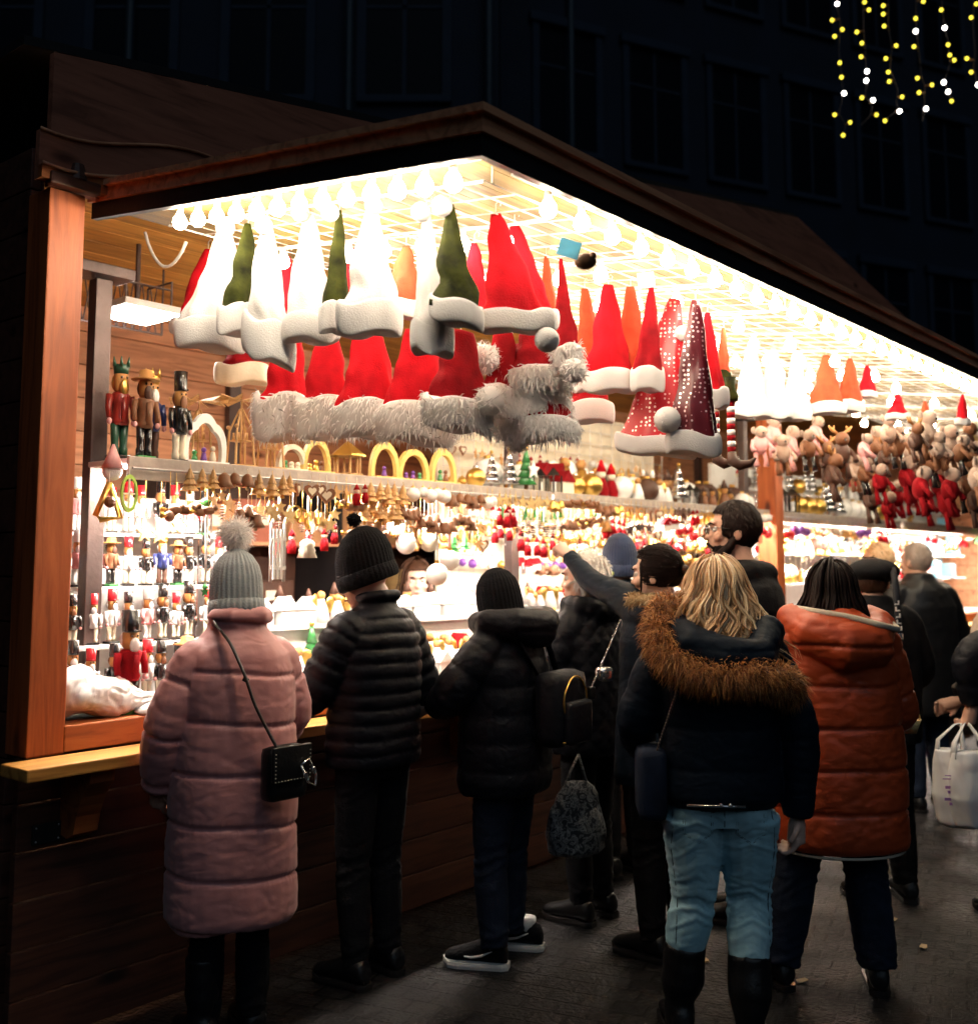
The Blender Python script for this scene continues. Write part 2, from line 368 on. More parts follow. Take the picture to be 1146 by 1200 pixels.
# gable board and scalloped trims
def gz(t): return 3.43 + .159 * (t + .105) if t < 6.3 else 4.448 - .15 * (t - 6.3)
MBS = MB(); MBS.poly([(-.105, 2.94), (12.7, 2.94), (12.7, gz(12.7)), (6.3, gz(6.3)), (-.105, gz(-.105))], 'y', -.012, .02); sb('gable_board', 'pine_gable')
def wave(zt, amp, n=60, t1=2.6):
    return [(-.16 + (t1 + .16) * i / n, zt - .02 + amp * (math.sin(2 * PI * (i / n) * 2.6 + .9) * math.exp(-1.2 * i / n)) + .12 * (i / n)) for i in range(n + 1)]
for zt, y0 in ((3.18, -.04), (3.05, -.065)):
    w_ = wave(zt, -.05); MBS = MB(); MBS.tube([(p, y0 - .004, z + .003) for p, z in w_], .007, 6); sb('trim_highlight', 'fascia_wood', True); MBS = MB(); MBS.poly([(p, z) for p, z in w_] + [(w_[-1][0], 2.945 if y0 > -.05 else 2.945), (-.16, 2.945)], 'y', y0, y0 + .026); sb('wavy_trim', 'pine_front' if y0 < -.05 else 'pine_gable')  # paler tube along each trim stands in for the highlight on its top edge
MBS = MB()
for sgn in (0, 1):
    pts = [(-.2, gz(-.105)), (6.3, gz(6.3))] if sgn == 0 else [(6.3, gz(6.3)), (12.8, gz(12.7))]
    MBS.poly([(pts[0][0], pts[0][1] + .005), (pts[1][0], pts[1][1] + .005), (pts[1][0], pts[1][1] + .04), (pts[0][0], pts[0][1] + .04)], 'y', .025, D + .3)
sb('roof', 'black_trim')
# black plate screwed to the front boards
MBS = MB(); MBS.lohi((-.055, .008, .67), (.045, .0195, .735), bev=.002)
pl = sb('black_plate', 'black_trim')
for dx in (-.045, .035):
    for dz in (.68, .725):
        q = MB(); q.ball((dx, .007, dz), .004, 8); q.build('screw', 'grey_metal', pl, True)
# canopy: a flap hinged over the opening, sloping down to its outer edge
Z0, Z1, SO = 2.93, 2.70, 1.83
def cz(s): return Z0 + (Z1 - Z0) * (s + .07) / (SO + .07)
T0, T1 = .1, L + .1
cn = thing('canopy', None, None); cn.parent = ST
MBS = MB()
for i in range(14):
    s0 = -.03 + i * .132; s1 = s0 + .128
    MBS.add([(T0 + .03, -s0, cz(s0)), (T1, -s0, cz(s0)), (T1, -s1, cz(s1)), (T0 + .03, -s1, cz(s1)), (T0 + .03, -s0, cz(s0) + .02), (T1, -s0, cz(s0) + .02), (T1, -s1, cz(s1) + .02), (T0 + .03, -s1, cz(s1) + .02)], [(0, 3, 2, 1), (4, 5, 6, 7), (0, 1, 5, 4), (1, 2, 6, 5), (2, 3, 7, 6), (3, 0, 4, 7)])
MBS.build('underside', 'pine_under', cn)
def slab(t0, t1, s0, s1, dz0, dz1, name, mat):
    mb = MB(); mb.add([(t, -s, cz(s) + dz) for dz in (dz0, dz1) for t, s in ((t0, s0), (t1, s0), (t1, s1), (t0, s1))], [(0, 3, 2, 1), (4, 5, 6, 7), (0, 1, 5, 4), (1, 2, 6, 5), (2, 3, 7, 6), (3, 0, 4, 7)])
    return mb.build(name, mat, cn)
slab(T0, T0 + .025, -.06, SO, -.045, .015, 'edge_trim', 'black_trim')
slab(T0 + .0255, T1, SO - .025, SO, -.045, .015, 'edge_trim', 'black_trim')
slab(T0 - .012, T0 + .03, -.07, SO + .012, .0165, .062, 'fascia', 'fascia_wood')
slab(T0 + .0305, T1, SO - .03, SO + .012, .0165, .062, 'fascia', 'fascia_wood')
slab(T0 - .03, T0 + .032, -.075, SO + .03, .0635, .085, 'drip_rail', 'fascia_wood')
slab(T0 + .0325, T1, SO - .03, SO + .03, .0635, .085, 'drip_rail', 'fascia_wood')
slab(T0 + .033, T1, -.03, SO - .031, .0215, .06, 'top_cover', 'black_trim')
slab(T0 + .0255, T0 + .05, -.05, SO - .0255, -.028, -.004, 'inner_frame', 'grey_metal'); slab(T0 + .0505, T1, SO - .05, SO - .0255, -.028, -.004, 'inner_frame', 'grey_metal')
# hinge bracket by the post head
MBS = MB(); MBS.lohi((-.13, -.075, 2.931), (.06, -.0305, 2.975), bev=.008); MBS.tube([(-.02, -.05, 2.97), (-.02, -.05, 3.03)], [.035, .02], 10); sb('hinge_bracket', 'pine_dark')
# wire grid hung under the canopy (stock hangs from it)
mb = MB()
gd = .05
for i in range(16):
    s = .2 + i * .1; 
    mb.tube([(T0 + .16, -s, cz(s) - gd), (8.5, -s, cz(s) - gd)], .0022 if i % 4 else .004, 5)
for k in range(int(8.3 / .14)):
    t = T0 + .16 + k * .14
    mb.tube([(t, -.2, cz(.2) - gd - .004), (t, -1.7, cz(1.7) - gd - .004)], .0022 if k % 5 else .004, 5)
for t in (.3, 2.2, 4.1, 6.):
    for s in (.2, 1.7): mb.tube([(t, -s, cz(s) - gd), (t, -s, cz(s))], .003, 5)
go = mb.build('wire_grid', 'wire'); go.location = P0; go.rotation_euler = (0, 0, STALL_ROT)
tag(go, 'thin wire hanging grid fixed under the lit canopy', 'wire grid')
# ---------------------------------------------------------------- bulb strings across the canopy
bme = MB(); bme.lathe([(.0, -.085), (.016, -.083), (.029, -.072), (.034, -.055), (.031, -.036), (.02, -.018), (.014, -.01)], n=12); bulb_me = bme.mesh('bulb', 'bulb_glass', True)
sme = MB(); sme.lathe([(.014, -.012), (.016, 0), (.016, .02), (.006, .026)], n=10); sock_me = sme.mesh('socket', 'white_paint', True)
def light_string(label, pts, drop=.055):
    r = thing('light_string', label, 'light string', P0, STALL_ROT, 'strings of warm bulbs under the canopy')
    mb = MB(); mb.tube([(t, -s, z) for t, s, z in pts], .004, 6); mb.build('cable', 'white_paint', r)
    for t, s, z in pts[1:-1]:
        bl = link('bulb', bulb_me, r, (t, -s, z - .018)); bl.scale = (.74,) * 3; link('socket', sock_me, bl)
    return r
ordn = ['first', 'second', 'third', 'fourth', 'fifth', 'sixth', 'seventh', 'eighth', 'ninth', 'tenth', 'eleventh', 'twelfth', 'thirteenth']
tt = [.62, 1.15, 1.68, 2.2, 2.72, 3.25, 3.8, 4.4, 5.1, 5.9, 6.8, 7.8]
for i, t in enumerate(tt):
    k = 9 if t < 4 else 6
    light_string(f'{ordn[i]} string of white bulbs across the canopy, counted from its near end', [(t, .05 + 1.62 * j / k, cz(.05 + 1.62 * j / k) - .06 - .012 * random.random()) for j in range(k + 1)])
light_string('string of bulbs along the near short edge of the canopy', [(T0 + .1, .25 + 1.5 * j / 14, cz(.25 + 1.5 * j / 14) - .012) for j in range(15)])
light_string('string of bulbs just inside the long front edge of the canopy', [(T0 + .25 + j * .17, SO - .1, cz(SO - .1) - .012) for j in range(44)])
# looped cable hanging beneath the inner frame near the post
pa = onT(170, 272, .32); pb = onT(218, 283, .34); mb = MB()
mb.tube([pa + (pb - pa) * (i / 12) + Vector((0, 0, -.115 * math.sin(PI * i / 12) ** .8)) for i in range(13)], .006, 8); o = mb.build('hanging_cable', 'wire')
tag(o, 'grey cable drooping in a loop beneath the canopy near the post', 'cable')
# ================================================================ hats hung under the canopy
def hat(name, label, tip, base, wpx, t, cmat, bmat, bpx, fur=0, pom=None, group=None, cat='hat', flat=.5, rz=None, tilt=0., bend=0., folds=3, tipw=.15):
    p = onT(tip[0], tip[1], t); b = atY(base[0], base[1], p.y); sc = p.y / 1250.
    rz = random.uniform(-.35, .35) if rz is None else rz
    if group == 'red hats with fluffy brims in the low second row': tipw = .42; wpx *= 1.12
    if group == 'red hats in the middle of the canopy' and 'trio' in label: tipw = .22; wpx *= 1.1
    r = thing(name, label, cat, p, rz, group)
    Mi = Matrix.Rotation(-rz, 3, 'Z'); bl = Mi @ (b - p); w = wpx * sc / 2; bh = bpx * sc
    ph = random.uniform(0, 6); n = 40; K = 18
    tx = math.tan(tilt)
    def ring(q, extra=1., zoff=0., wr=None, soft=1.):
        c = bl * q + Vector((bend * math.sin(PI * q) * w, 0, 0)); rad = (w * (tipw + (1 - tipw) * q ** .85)) if wr is None else wr
        out = []
        for j in range(n):
            a = 2 * PI * j / n
            k = 1 + soft * .09 * q * math.cos(folds * a + ph + 2.5 * q) + soft * .06 * (q + .2) * math.cos((folds * 2 + 1) * a + ph * 2 - 4 * q) + .018 * math.sin(9 * q + 2 * a + ph)
            x = rad * extra * k * math.cos(a); y = rad * extra * k * flat * math.sin(a)
            nn = soft * noise.noise(Vector((x * 16 + ph, y * 16, q * 5 + ph))) * .017 * (q + .25) * min(1, w / .07)
            out.append(c + Vector((x + nn, y + nn * .7, zoff + tx * x)))
        return out
    q1 = 1.
    mb = MB(); mb.tube([(0, 0, -.012), (0, 0, .03), (.008, 0, .042), (.016, 0, .034), (.014, 0, .024)], .0016, 5); mb.build('hook', 'wire', r)
    mb = MB(); mb.rings([ring(i / K * q1) for i in range(K + 1)], caps=True); co_ = mb.build('cone', cmat, r, True)
    n0 = n; mb = MB(); k2 = 11; prof = []
    for i in range(k2):
        a = PI * i / (k2 - 1); prof.append((1.0 + (.17 + .05 * random.random() * (0 if fur == 0 else 1)) * math.sin(a) ** .6, -bh / 2 + bh * 0.98 * (1 - math.cos(a)) / 2))
    def brow(e, z):
        o_ = []
        for j, v in enumerate(ring(1., e, 0, soft=.45)):
            o_.append(v + Vector((0, 0, z + .1 * bh * math.sin(3 * 2 * PI * j / n + ph) + .03 * bh * math.sin(5 * 2 * PI * j / n + ph * 2))))
        return o_
    R_ = [brow(e, z) for e, z in prof]; mb.rings(R_, caps=True)
    if fur:
        pts = []; nr = []
        for i in range(1, k2 - 1):
            for j in range(n):
                for q in range(fur):
                    a, b2 = R_[i][j], R_[i][(j + 1) % n]; c = R_[i + 1][j]
                    pt = a + (b2 - a) * random.random() + (c - a) * random.random()
                    cc = bl; v = pt - cc; pts.append(pt - v * .03); nr.append(Vector((v.x, v.y / flat, v.z * .6)).normalized() + Vector((0, 0, -.35)))
        tufts(mb, pts, nr, .034, .0026, .45, .5)
    bo = mb.build('brim', bmat, r, True)
    if False:
        pts = []; nr = []; mt = MB()
        for i in range(1, k2 - 1):
            for j in range(n):
                for _ in range(3):
                    a, b2, c = R_[i][j], R_[i][(j + 1) % n], R_[i + 1][j]; pt = a + (b2 - a) * random.random() + (c - a) * random.random(); v = pt - bl; pts.append(pt - v * .01); nr.append(Vector((v.x, v.y / flat, v.z * .6)).normalized() + Vector((0, 0, -.3)))
        tufts(mt, pts, nr, .011, .0016, .3, .5); mt.build('pile', bmat, bo, True)
    if not fur:
        sd = bo.modifiers.new('s', 'SUBSURF'); sd.levels = sd.render_levels = 1
    if pom:
        pc = Mi @ (atY(pom[0], pom[1], p.y - .02) - p); pr = pom[2] * sc; mb = MB(); mb.ball(pc, pr, 14)
        pts = [Vector((random.gauss(0, 1), random.gauss(0, 1), random.gauss(0, 1))).normalized() for _ in range(340 if fur else 150)]
        tufts(mb, [pc + q * pr * .92 for q in pts], pts, pr * (.55 if fur else .18), .002, .1, .3); mb.build('pompom', bmat, r, True)
    return r
WP, WF = 'white_plush', 'white_fur'
GA = 'hats in the front row under the canopy'
hat('santa_hat', 'red felt hat mostly hidden behind the end white hat of the front row', (244, 292), (232, 384), 56, .62, 'red_felt', WP, 18, group=GA)
hat('plush_hat', 'white plush hat at the outer end of the row, wide sagging brim', (264, 262), (250, 392), 74, .40, WP, WP, 36, pom=(264, 266, 12), group=GA, tilt=-.1)
hat('plush_hat', 'narrow dark green hat with white turned-up brim between two white hats', (291, 262), (281, 374), 46, .37, 'green_velvet', WP, 36, pom=None, group=GA)
hat('plush_hat', 'white plush hat with crumpled brim hanging lowest in the front row', (313, 258), (314, 398), 58, .34, WP, WP, 50, pom=(309, 264, 11), group=GA, tilt=-.35)
hat('plush_hat', 'white plush hat with greyish brim and round pompom beside the thin green hat', (362, 248), (364, 384), 66, .38, WP, WP, 34, pom=(352, 249, 11), group=GA, tilt=-.08)
hat('plush_hat', 'thin dark green hat edge-on with a grey pompom at its tip', (398, 246), (394, 372), 34, .36, 'green_velvet', WP, 36, pom=(387, 249, 11), group=GA)
hat('plush_hat', 'white plush hat with neat rolled brim, tip folded over, middle of the front row', (436, 235), (432, 373), 68, .33, WP, WP, 40, pom=(438, 240, 11), group=GA, tilt=.04)
hat('plush_hat', 'slim white plush hat with long drooping brim left of the green velvet hat', (500, 243), (505, 396), 46, .38, WP, WP, 38, pom=(493, 248, 12), group=GA, tilt=-.1)
hat('plush_hat', 'olive green velvet hat with slanting white brim and grey pompom', (527, 238), (535, 366), 56, .38, 'green_velvet', WP, 30, pom=(518, 241, 13), group=GA, tilt=-.28, flat=.6)
hat('santa_hat', 'large smooth red felt hat with straight white band, pompom at its corner', (581, 250), (606, 376), 78, .57, 'red_felt', WP, 26, fur=0, pom=(641, 398, 15), group=GA, flat=.4, rz=-.1, folds=2)
hat('santa_hat', 'red felt hat half behind the large smooth red hat', (603, 262), (622, 374), 62, .74, 'red_felt', WP, 25, group=GA)
hat('santa_hat', 'long narrow red hat with white pompom tip beside the nested fur brims', (657, 303), (664, 416), 28, 1.0, 'red_deep', WP, 26, fur=1, pom=(672, 434, 15), group=GA)
hat('santa_hat', 'small orange red hat behind the long narrow red one', (640, 300), (646, 400), 30, 1.1, 'orange_felt', WP, 16, group=GA)
h_ = hat('santa_hat', 'red felt hat with snowflake stitching between two white hats', (476, 288), (474, 362), 56, .72, 'orange_felt', WP, 22, group=GA)
hat('santa_hat', 'red felt hat glimpsed behind the low crumpled white hat', (337, 300), (337, 380), 42, .74, 'red_felt', WP, 20, group=GA)
hat('santa_hat', 'red felt hat glimpsed between the thin green and rolled white hats', (412, 290), (404, 384), 48, .76, 'red_felt', WP, 22, group=GA)
hat('santa_hat', 'red felt hat glimpsed behind the olive velvet hat', (556, 285), (556, 372), 44, .7, 'red_felt', WP, 22, group=GA)
GB = 'red hats with fluffy brims in the low second row'
hat('santa_hat', 'red hat with plain beige band at the outer end of the low row', (290, 392), (284, 438), 52, .95, 'red_deep', 'cream', 24, group=GB, rz=0)
hat('santa_hat', 'fluffy brimmed red hat, first of the low row above the gazebo ornament', (340, 392), (330, 488), 52, .78, 'red_felt', WF, 52, fur=2, group=GB)
hat('santa_hat', 'fluffy brimmed red hat, second of the low row', (384, 392), (380, 489), 56, .82, 'red_felt', WF, 46, fur=2, group=GB)
hat('santa_hat', 'wide red hat with fluffy brim, third of the low row', (430, 385), (434, 490), 66, .78, 'red_felt', WF, 42, fur=2, group=GB)
hat('santa_hat', 'red hat with long beige fluffy brim, fourth of the low row', (492, 388), (490, 496), 72, .84, 'red_felt', WF, 44, fur=2, group=GB, tilt=-.1)
hat('santa_hat', 'dark red hat with slanting fluffy brim under the olive velvet hat', (540, 388), (536, 486), 64, .72, 'red_deep', WF, 36, fur=2, pom=(574, 470, 18), group=GB, tilt=-.15)
hat('santa_hat', 'dark red hat with thick cream pompom below the large smooth hat', (590, 385), (588, 470), 44, .9, 'red_deep', WF, 36, fur=2, pom=(568, 421, 18), group=GB)
for j, (v0, vb, dx, ww) in enumerate(((372, 444, 4, 62), (404, 474, -6, 78), (436, 503, 4, 72))):
    hat('santa_hat', ['dark red hat with grey fur brim, top of three nested hats', 'grey fur brimmed hat, middle of three nested hats', 'grey fur brimmed hat with hanging pompom, lowest of three nested hats'][j],
        (626 + dx, v0), (625 + dx, vb), ww, (1.0 + .015 * j), 'red_deep', WF, 27, fur=3, pom=(606, 516, 13) if j == 2 else None, group=GB, flat=.6)
GC = 'red hats in the middle of the canopy'
hat('santa_hat', 'orange red felt hat, nearest of the felt trio past the fur stack', (685, 338), (693, 446), 34, 1.5, 'orange_felt', WP, 26, group=GC)
hat('santa_hat', 'broad orange red felt hat, middle of the felt trio', (713, 334), (712, 446), 52, 1.42, 'red_felt', WP, 27, group=GC)
hat('santa_hat', 'narrow orange red felt hat, farthest of the felt trio', (739, 336), (742, 446), 40, 1.52, 'orange_felt', WP, 27, group=GC)
hat('santa_hat', 'slim red hat with reindeer picture on its side beside the sequined hat', (763, 336), (760, 444), 38, 1.46, 'red_deep', WP, 28, group=GC)
hat('sequin_hat', 'long red sequined hat with wavy pale brim', (790, 350), (766, 522), 84, 1.62, 'sequin_red', WP, 22, pom=(799, 391, 10), group=GC, tilt=-.12)
hat('sequin_hat', 'long dark red sequined hat with curled white brim', (815, 352), (814, 520), 58, 1.48, 'sequin_dark', WP, 26, pom=(782, 492, 16), group=GC, tilt=-.1)
hat('santa_hat', 'plain red felt hat behind the dark sequined hat', (829, 366), (834, 466), 38, 1.8, 'red_felt', WP, 24, group=GC)
hat('santa_hat', 'pale brimmed red hat low beneath the felt trio', (690, 430), (688, 482), 50, 1.7, 'red_deep', WP, 26, group=GC)
hat('santa_hat', 'small orange and green hat above the striped elf legs', (848, 384), (846, 446), 20, 2.2, 'orange_felt', 'green_velvet', 24, group=GC)
GD = 'hats toward the far end of the canopy'
for j, (u, vt, vb, ww, cm) in enumerate(((880, 400, 482, 44, WP), (906, 408, 484, 40, WP), (932, 412, 486, 34, WP), (968, 416, 478, 40, 'orange_felt'), (996, 420, 476, 36, 'orange_felt'), (1016, 428, 462, 24, 'red_felt'), (1052, 462, 488, 24, 'red_felt'), (1084, 470, 494, 18, 'orange_felt'), (1128, 462, 494, 17, 'red_felt'))):
    hat('plush_hat' if cm == WP else 'santa_hat', ['overlit white hat just past the elf legs', 'overlit white hat, second past the elf legs', 'overlit white hat beside the orange felt hats', 'orange felt hat with broad white brim toward the far end', 'orange felt hat behind the broad brimmed orange one', 'small red gnome hat above the dangling pale legs', 'small red hat among the far plush animals', 'tiny orange hat among the far plush animals', 'small pointed red hat at the far end of the canopy'][j],
        (u, vt), (u, vb), ww, 3.1 + .12 * j, cm, WP, 14 if j < 5 else 8, group=GD)
# blue price tag on the wire, small brown ornament beside it
pt = onT(667, 291, .5); mb = MB(); mb.box((0, 0, 0), (.062, .004, .05), R=Matrix.Rotation(.3, 3, 'Y')); o = mb.build('price_tag', 'light_blue'); o.location = pt; tag(o, 'light blue card tag clipped on the wire above the red hats', 'tag')
pt = onT(940 - 183, 328, 1.3); mb = MB(); mb.box((0, 0, 0), (.06, .004, .055), R=Matrix.Rotation(-.1, 3, 'Y')); o = mb.build('price_tag', 'light_blue'); o.location = pt; tag(o, 'pale blue card tag over the slim reindeer hat', 'tag')
pt = onT(686, 306, .55); mb = MB(); mb.ball((0, 0, 0), .03, 12, d=(1.1, .8, .8)); mb.ball((.02, -.012, .012), .012, 8); o = mb.build('wooden_bird', 'brown', None, True); o.location = pt; tag(o, 'small brown wooden ornament beside the blue card tag', 'ornament')
# striped elf legs
for u, t in ((838, 2.15), (856, 2.1)):
    p = onT(u, 470, t); r = thing('elf_leg', 'red and white striped elf leg with curled brown shoe, ' + ('left of the pair' if u < 850 else 'right of the pair'), 'decoration', p)
    for k in range(9):
        mb = MB(); mb.lathe([(.017, -.024 * (k + 1)), (.0175, -.024 * k)], n=12); mb.build('stripe', 'gloss_white' if k % 2 else 'red_deep', r, True)
    mb = MB(); mb.tube([(0, 0, -.215), (.0, -.01, -.25), (.03, -.02, -.27), (.07, -.03, -.262), (.09, -.035, -.24)], [.018, .024, .022, .014, .005], 10); mb.build('shoe', 'dark_brown', r, True)
    mb = MB(); mb.lathe([(.03, .0), (.034, .02), (.02, .06), (.024, .1)], n=12); mb.build('cuff', 'green_velvet', r, True)
# ================================================================ plush toys in the far part
def plush(name, label, u, v, t, h, cols, kind):
    p = onT(u, v, t); r = thing(name, label, 'plush toy', p, STALL_ROT + random.uniform(2.3, 3.6), 'plush animals hanging at the far end'); bcol, hcol, x = cols
    mb = MB(); mb.ball((0, 0, -h * .32), h * .2, 14, d=(1, .85, 1.25)); mb.build('body', bcol, r, True)
    mb = MB(); mb.ball((0, .02, -h * .02), h * .15, 14, d=(1, 1, 1.05)); mb.ball((0, h * .12, -h * .07), h * .085, 12, d=(1, 1.2, .85)); mb.build('head', hcol, r, True)
    for sg in (-1, 1):
        mb = MB(); mb.tube([(sg * h * .1, 0, -h * .5), (sg * h * .13, .01, -h * .68), (sg * h * .12, .02, -h * .86)], [h * .055, h * .05, h * .075], 10); mb.build('leg', x, r, True)
        mb = MB(); mb.tube([(sg * h * .16, 0, -h * .22), (sg * h * .26, .03, -h * .4), (sg * h * .24, .05, -h * .5)], [h * .055, h * .05, h * .065], 10); mb.build('arm', bcol, r, True)
        mb = MB()
        if kind == 'moose': mb.tube([(sg * h * .06, 0, h * .1), (sg * h * .18, 0, h * .18), (sg * h * .26, 0, h * .27)], [h * .03, h * .045, h * .02], 8); mb.tube([(sg * h * .16, 0, h * .17), (sg * h * .14, 0, h * .28)], [h * .03, h * .015], 8); mb.build('antler', 'biscuit', r, True)
        else: mb.ball((sg * h * .16, 0, h * .03), h * .06, 10, d=(1.1, .5, 1.5)); mb.build('ear', hcol, r, True)
    mb = MB(); mb.ball((0, h * .22, -h * .05), h * .03, 8); mb.build('nose', 'gloss_black', r, True)
    return r
PC = [(('sheep', 'sheep', 'brown'), 'sheep', 'pale woolly plush lamb with brown feet'), (('red_deep', 'sheep', 'red_deep'), 'bear', 'plush in red clothes with pale head'), (('dark_brown', 'brown', 'dark_brown'), 'moose', 'dark brown plush moose'), (('brown', 'sheep', 'gloss_black'), 'bear', 'brown plush bear with pale face'), (('pink_paint', 'sheep', 'pink_paint'), 'bear', 'pink plush bunny with long pale legs')]
pp = [(905, 500, 4), (925, 512, 4), (955, 500, 4), (985, 520, 2), (1012, 520, 4), (1040, 498, 0), (1062, 520, 0), (1035, 530, 2), (1085, 495, 0), (1110, 512, 0), (1092, 530, 3), (1132, 508, 2), (1120, 540, 0), (1062, 548, 1), (1078, 560, 1), (1098, 556, 1), (1030, 556, 1), (1130, 560, 3), (1108, 578, 1), (1012, 548, 3), (1140, 530, 3), (890, 512, 4), (1143, 575, 2), (1086, 582, 1), (1050, 575, 1), (975, 545, 2)]
pp += [(916, 522, 0), (946, 516, 3), (968, 530, 2), (1000, 545, 0), (1024, 512, 3), (1050, 512, 3), (1072, 508, 2), (1098, 518, 0), (1124, 522, 3), (1144, 548, 0), (1068, 572, 1), (1112, 562, 1), (1020, 575, 2), (1040, 588, 1)]
where_more = ['half hidden left of the post', 'half hidden past the post', 'half hidden under the orange hats', 'low among the dark ones', 'tucked behind the gnome legs', 'tucked under the small red hat', 'tucked behind the woolly pair', 'tucked under the pointed hat', 'beside the pointed hat', 'at the picture edge half way down', 'deep in the red cluster', 'far side of the red cluster', 'low between the clusters', 'hanging lowest near the black cap']
where = ['beside the white hats', 'above the middle post', 'under the orange hats', 'with a heart on its side', 'under the gnome hat', 'below the small red hat', 'in the thick of the bunch', 'hanging low under the gnome hat', 'near the tiny orange hat', 'near the pointed red hat', 'behind the black cap', 'close to the far edge', 'over the bald man', 'in the low red cluster', 'in the middle of the low red cluster', 'over the grey haired man', 'at the near end of the low cluster', 'low at the far edge', 'lowest by the far edge', 'between the legs of its neighbours', 'high at the far edge', 'left of the middle post', 'lowest at the picture edge', 'lowest of the red cluster', 'beneath the woolly pair', 'beside the glittering shelf']
for (u, v, k), wh in zip(pp, where + where_more):
    c, kd, lb = PC[k]; plush('plush_animal', f'{lb} {wh}', u, v - 6, random.uniform(3.7, 4.6), random.uniform(.2, .28), c, kd)
# ================================================================ shelf along the opening, goods on it and hanging from it
plain('rail_metal', (.4, .34, .3), .5, metal=.3)
SH = thing('display_shelf', 'long narrow shelf across the stall opening carrying small wooden goods', 'shelf', P0, STALL_ROT)
for t0, t1 in ((.26, 2.9), (2.92, 5.68), (5.86, 8.6), (8.62, L - .2)):
    mb = MB(); mb.lohi((t0, .03, 1.985), (t1, .3, 2.005), bev=.003); mb.build('board', 'white_paint', SH)
    mb = MB(); mb.lohi((t0, .012, 1.925), (t1, .029, 2.012), bev=.003); mb.build('rail', 'rail_metal', SH)
    mb = MB(); mb.tube([(t0, -.012, 1.965), (t1, -.012, 1.965)], .005, 8); mb.build('hook_rod', 'grey_metal', SH)
for t in (.27, 2.9, 5.86, 8.6):
    mb = MB(); mb.lohi((t, .301, 1.055), (t + .07, .36, 2.74), bev=.004); mb.build('upright', 'dark_metal', SH)
    mb = MB(); mb.lohi((t - .1, .25, 2.745), (t + .14, .39, 2.79), bev=.006); mb.build('head_bar', 'dark_metal', SH)
mb = MB(); mb.lohi((.3, .06, 1.972), (2.88, .12, 1.983)); o = mb.build('strip_light', 'strip_light'); o.location = P0; o.rotation_euler = (0, 0, STALL_ROT); tag(o, 'white strip lamp under the near length of the display shelf', 'lamp')
mb = MB(); mb.lohi((2.95, .06, 1.972), (5.6, .12, 1.983)); o = mb.build('strip_light', 'strip_light'); o.location = P0; o.rotation_euler = (0, 0, STALL_ROT); tag(o, 'white strip lamp under the display shelf up to the middle post', 'lamp')
mb = MB(); mb.lohi((5.9, .06, 1.972), (11.8, .12, 1.983)); o = mb.build('strip_light', 'strip_light'); o.location = P0; o.rotation_euler = (0, 0, STALL_ROT); tag(o, 'white strip lamp under the far display shelf past the middle post', 'lamp')
# square lamp with guard under the ceiling
fp = onS(160, 368, -.9); r = thing('flood_lamp', 'square white ceiling lamp in a bent wire guard above the nutcrackers', 'lamp', fp, STALL_ROT)
mb = MB(); mb.lohi((-.14, -.14, -.01), (.14, .14, .0)); mb.build('panel', 'flood_panel', r)
mb = MB(); mb.lohi((-.155, -.155, .0), (.155, .155, .035), bev=.008); mb.build('housing', 'white_paint', r)
mb = MB()
for sx in (-.12, .12): mb.tube([(sx, -.1, .03), (sx, -.1, .16), (sx, .1, .16), (sx, .1, .03)], .006, 6)
mb.tube([(-.12, -.1, .12), (.12, -.1, .12)], .005, 6); mb.build('guard', 'dark_metal', r)
mb = MB(); mb.tube([(0, 0, .03), (0, 0, max(.1, 3.118 - fp.z))], .012, 8); mb.build('stem', 'dark_metal', r)
# expanded-metal basket on the back wall
bx = onS(115, 350, -1.2); mb = MB()
for i in range(14):
    mb.tube([(-.3 + i * .045, 0, -.12), (-.3 + i * .045 + .04, 0, .12)], .004, 5); mb.tube([(-.3 + i * .045 + .04, 0, -.12), (-.3 + i * .045, 0, .12)], .004, 5)
for z in (-.12, .12): mb.tube([(-.32, 0, z), (.36, 0, z)], .006, 5)
for sx in (-.32, .36): mb.tube([(sx, 0, -.12), (sx, 0, 3.119 - bx.z)], .006, 5)
o = mb.build('mesh_basket', 'dark_metal'); o.location = bx; o.rotation_euler = (0, 0, STALL_ROT); tag(o, 'dark metal mesh panel hanging behind the post near the ceiling lamp', 'mesh panel')
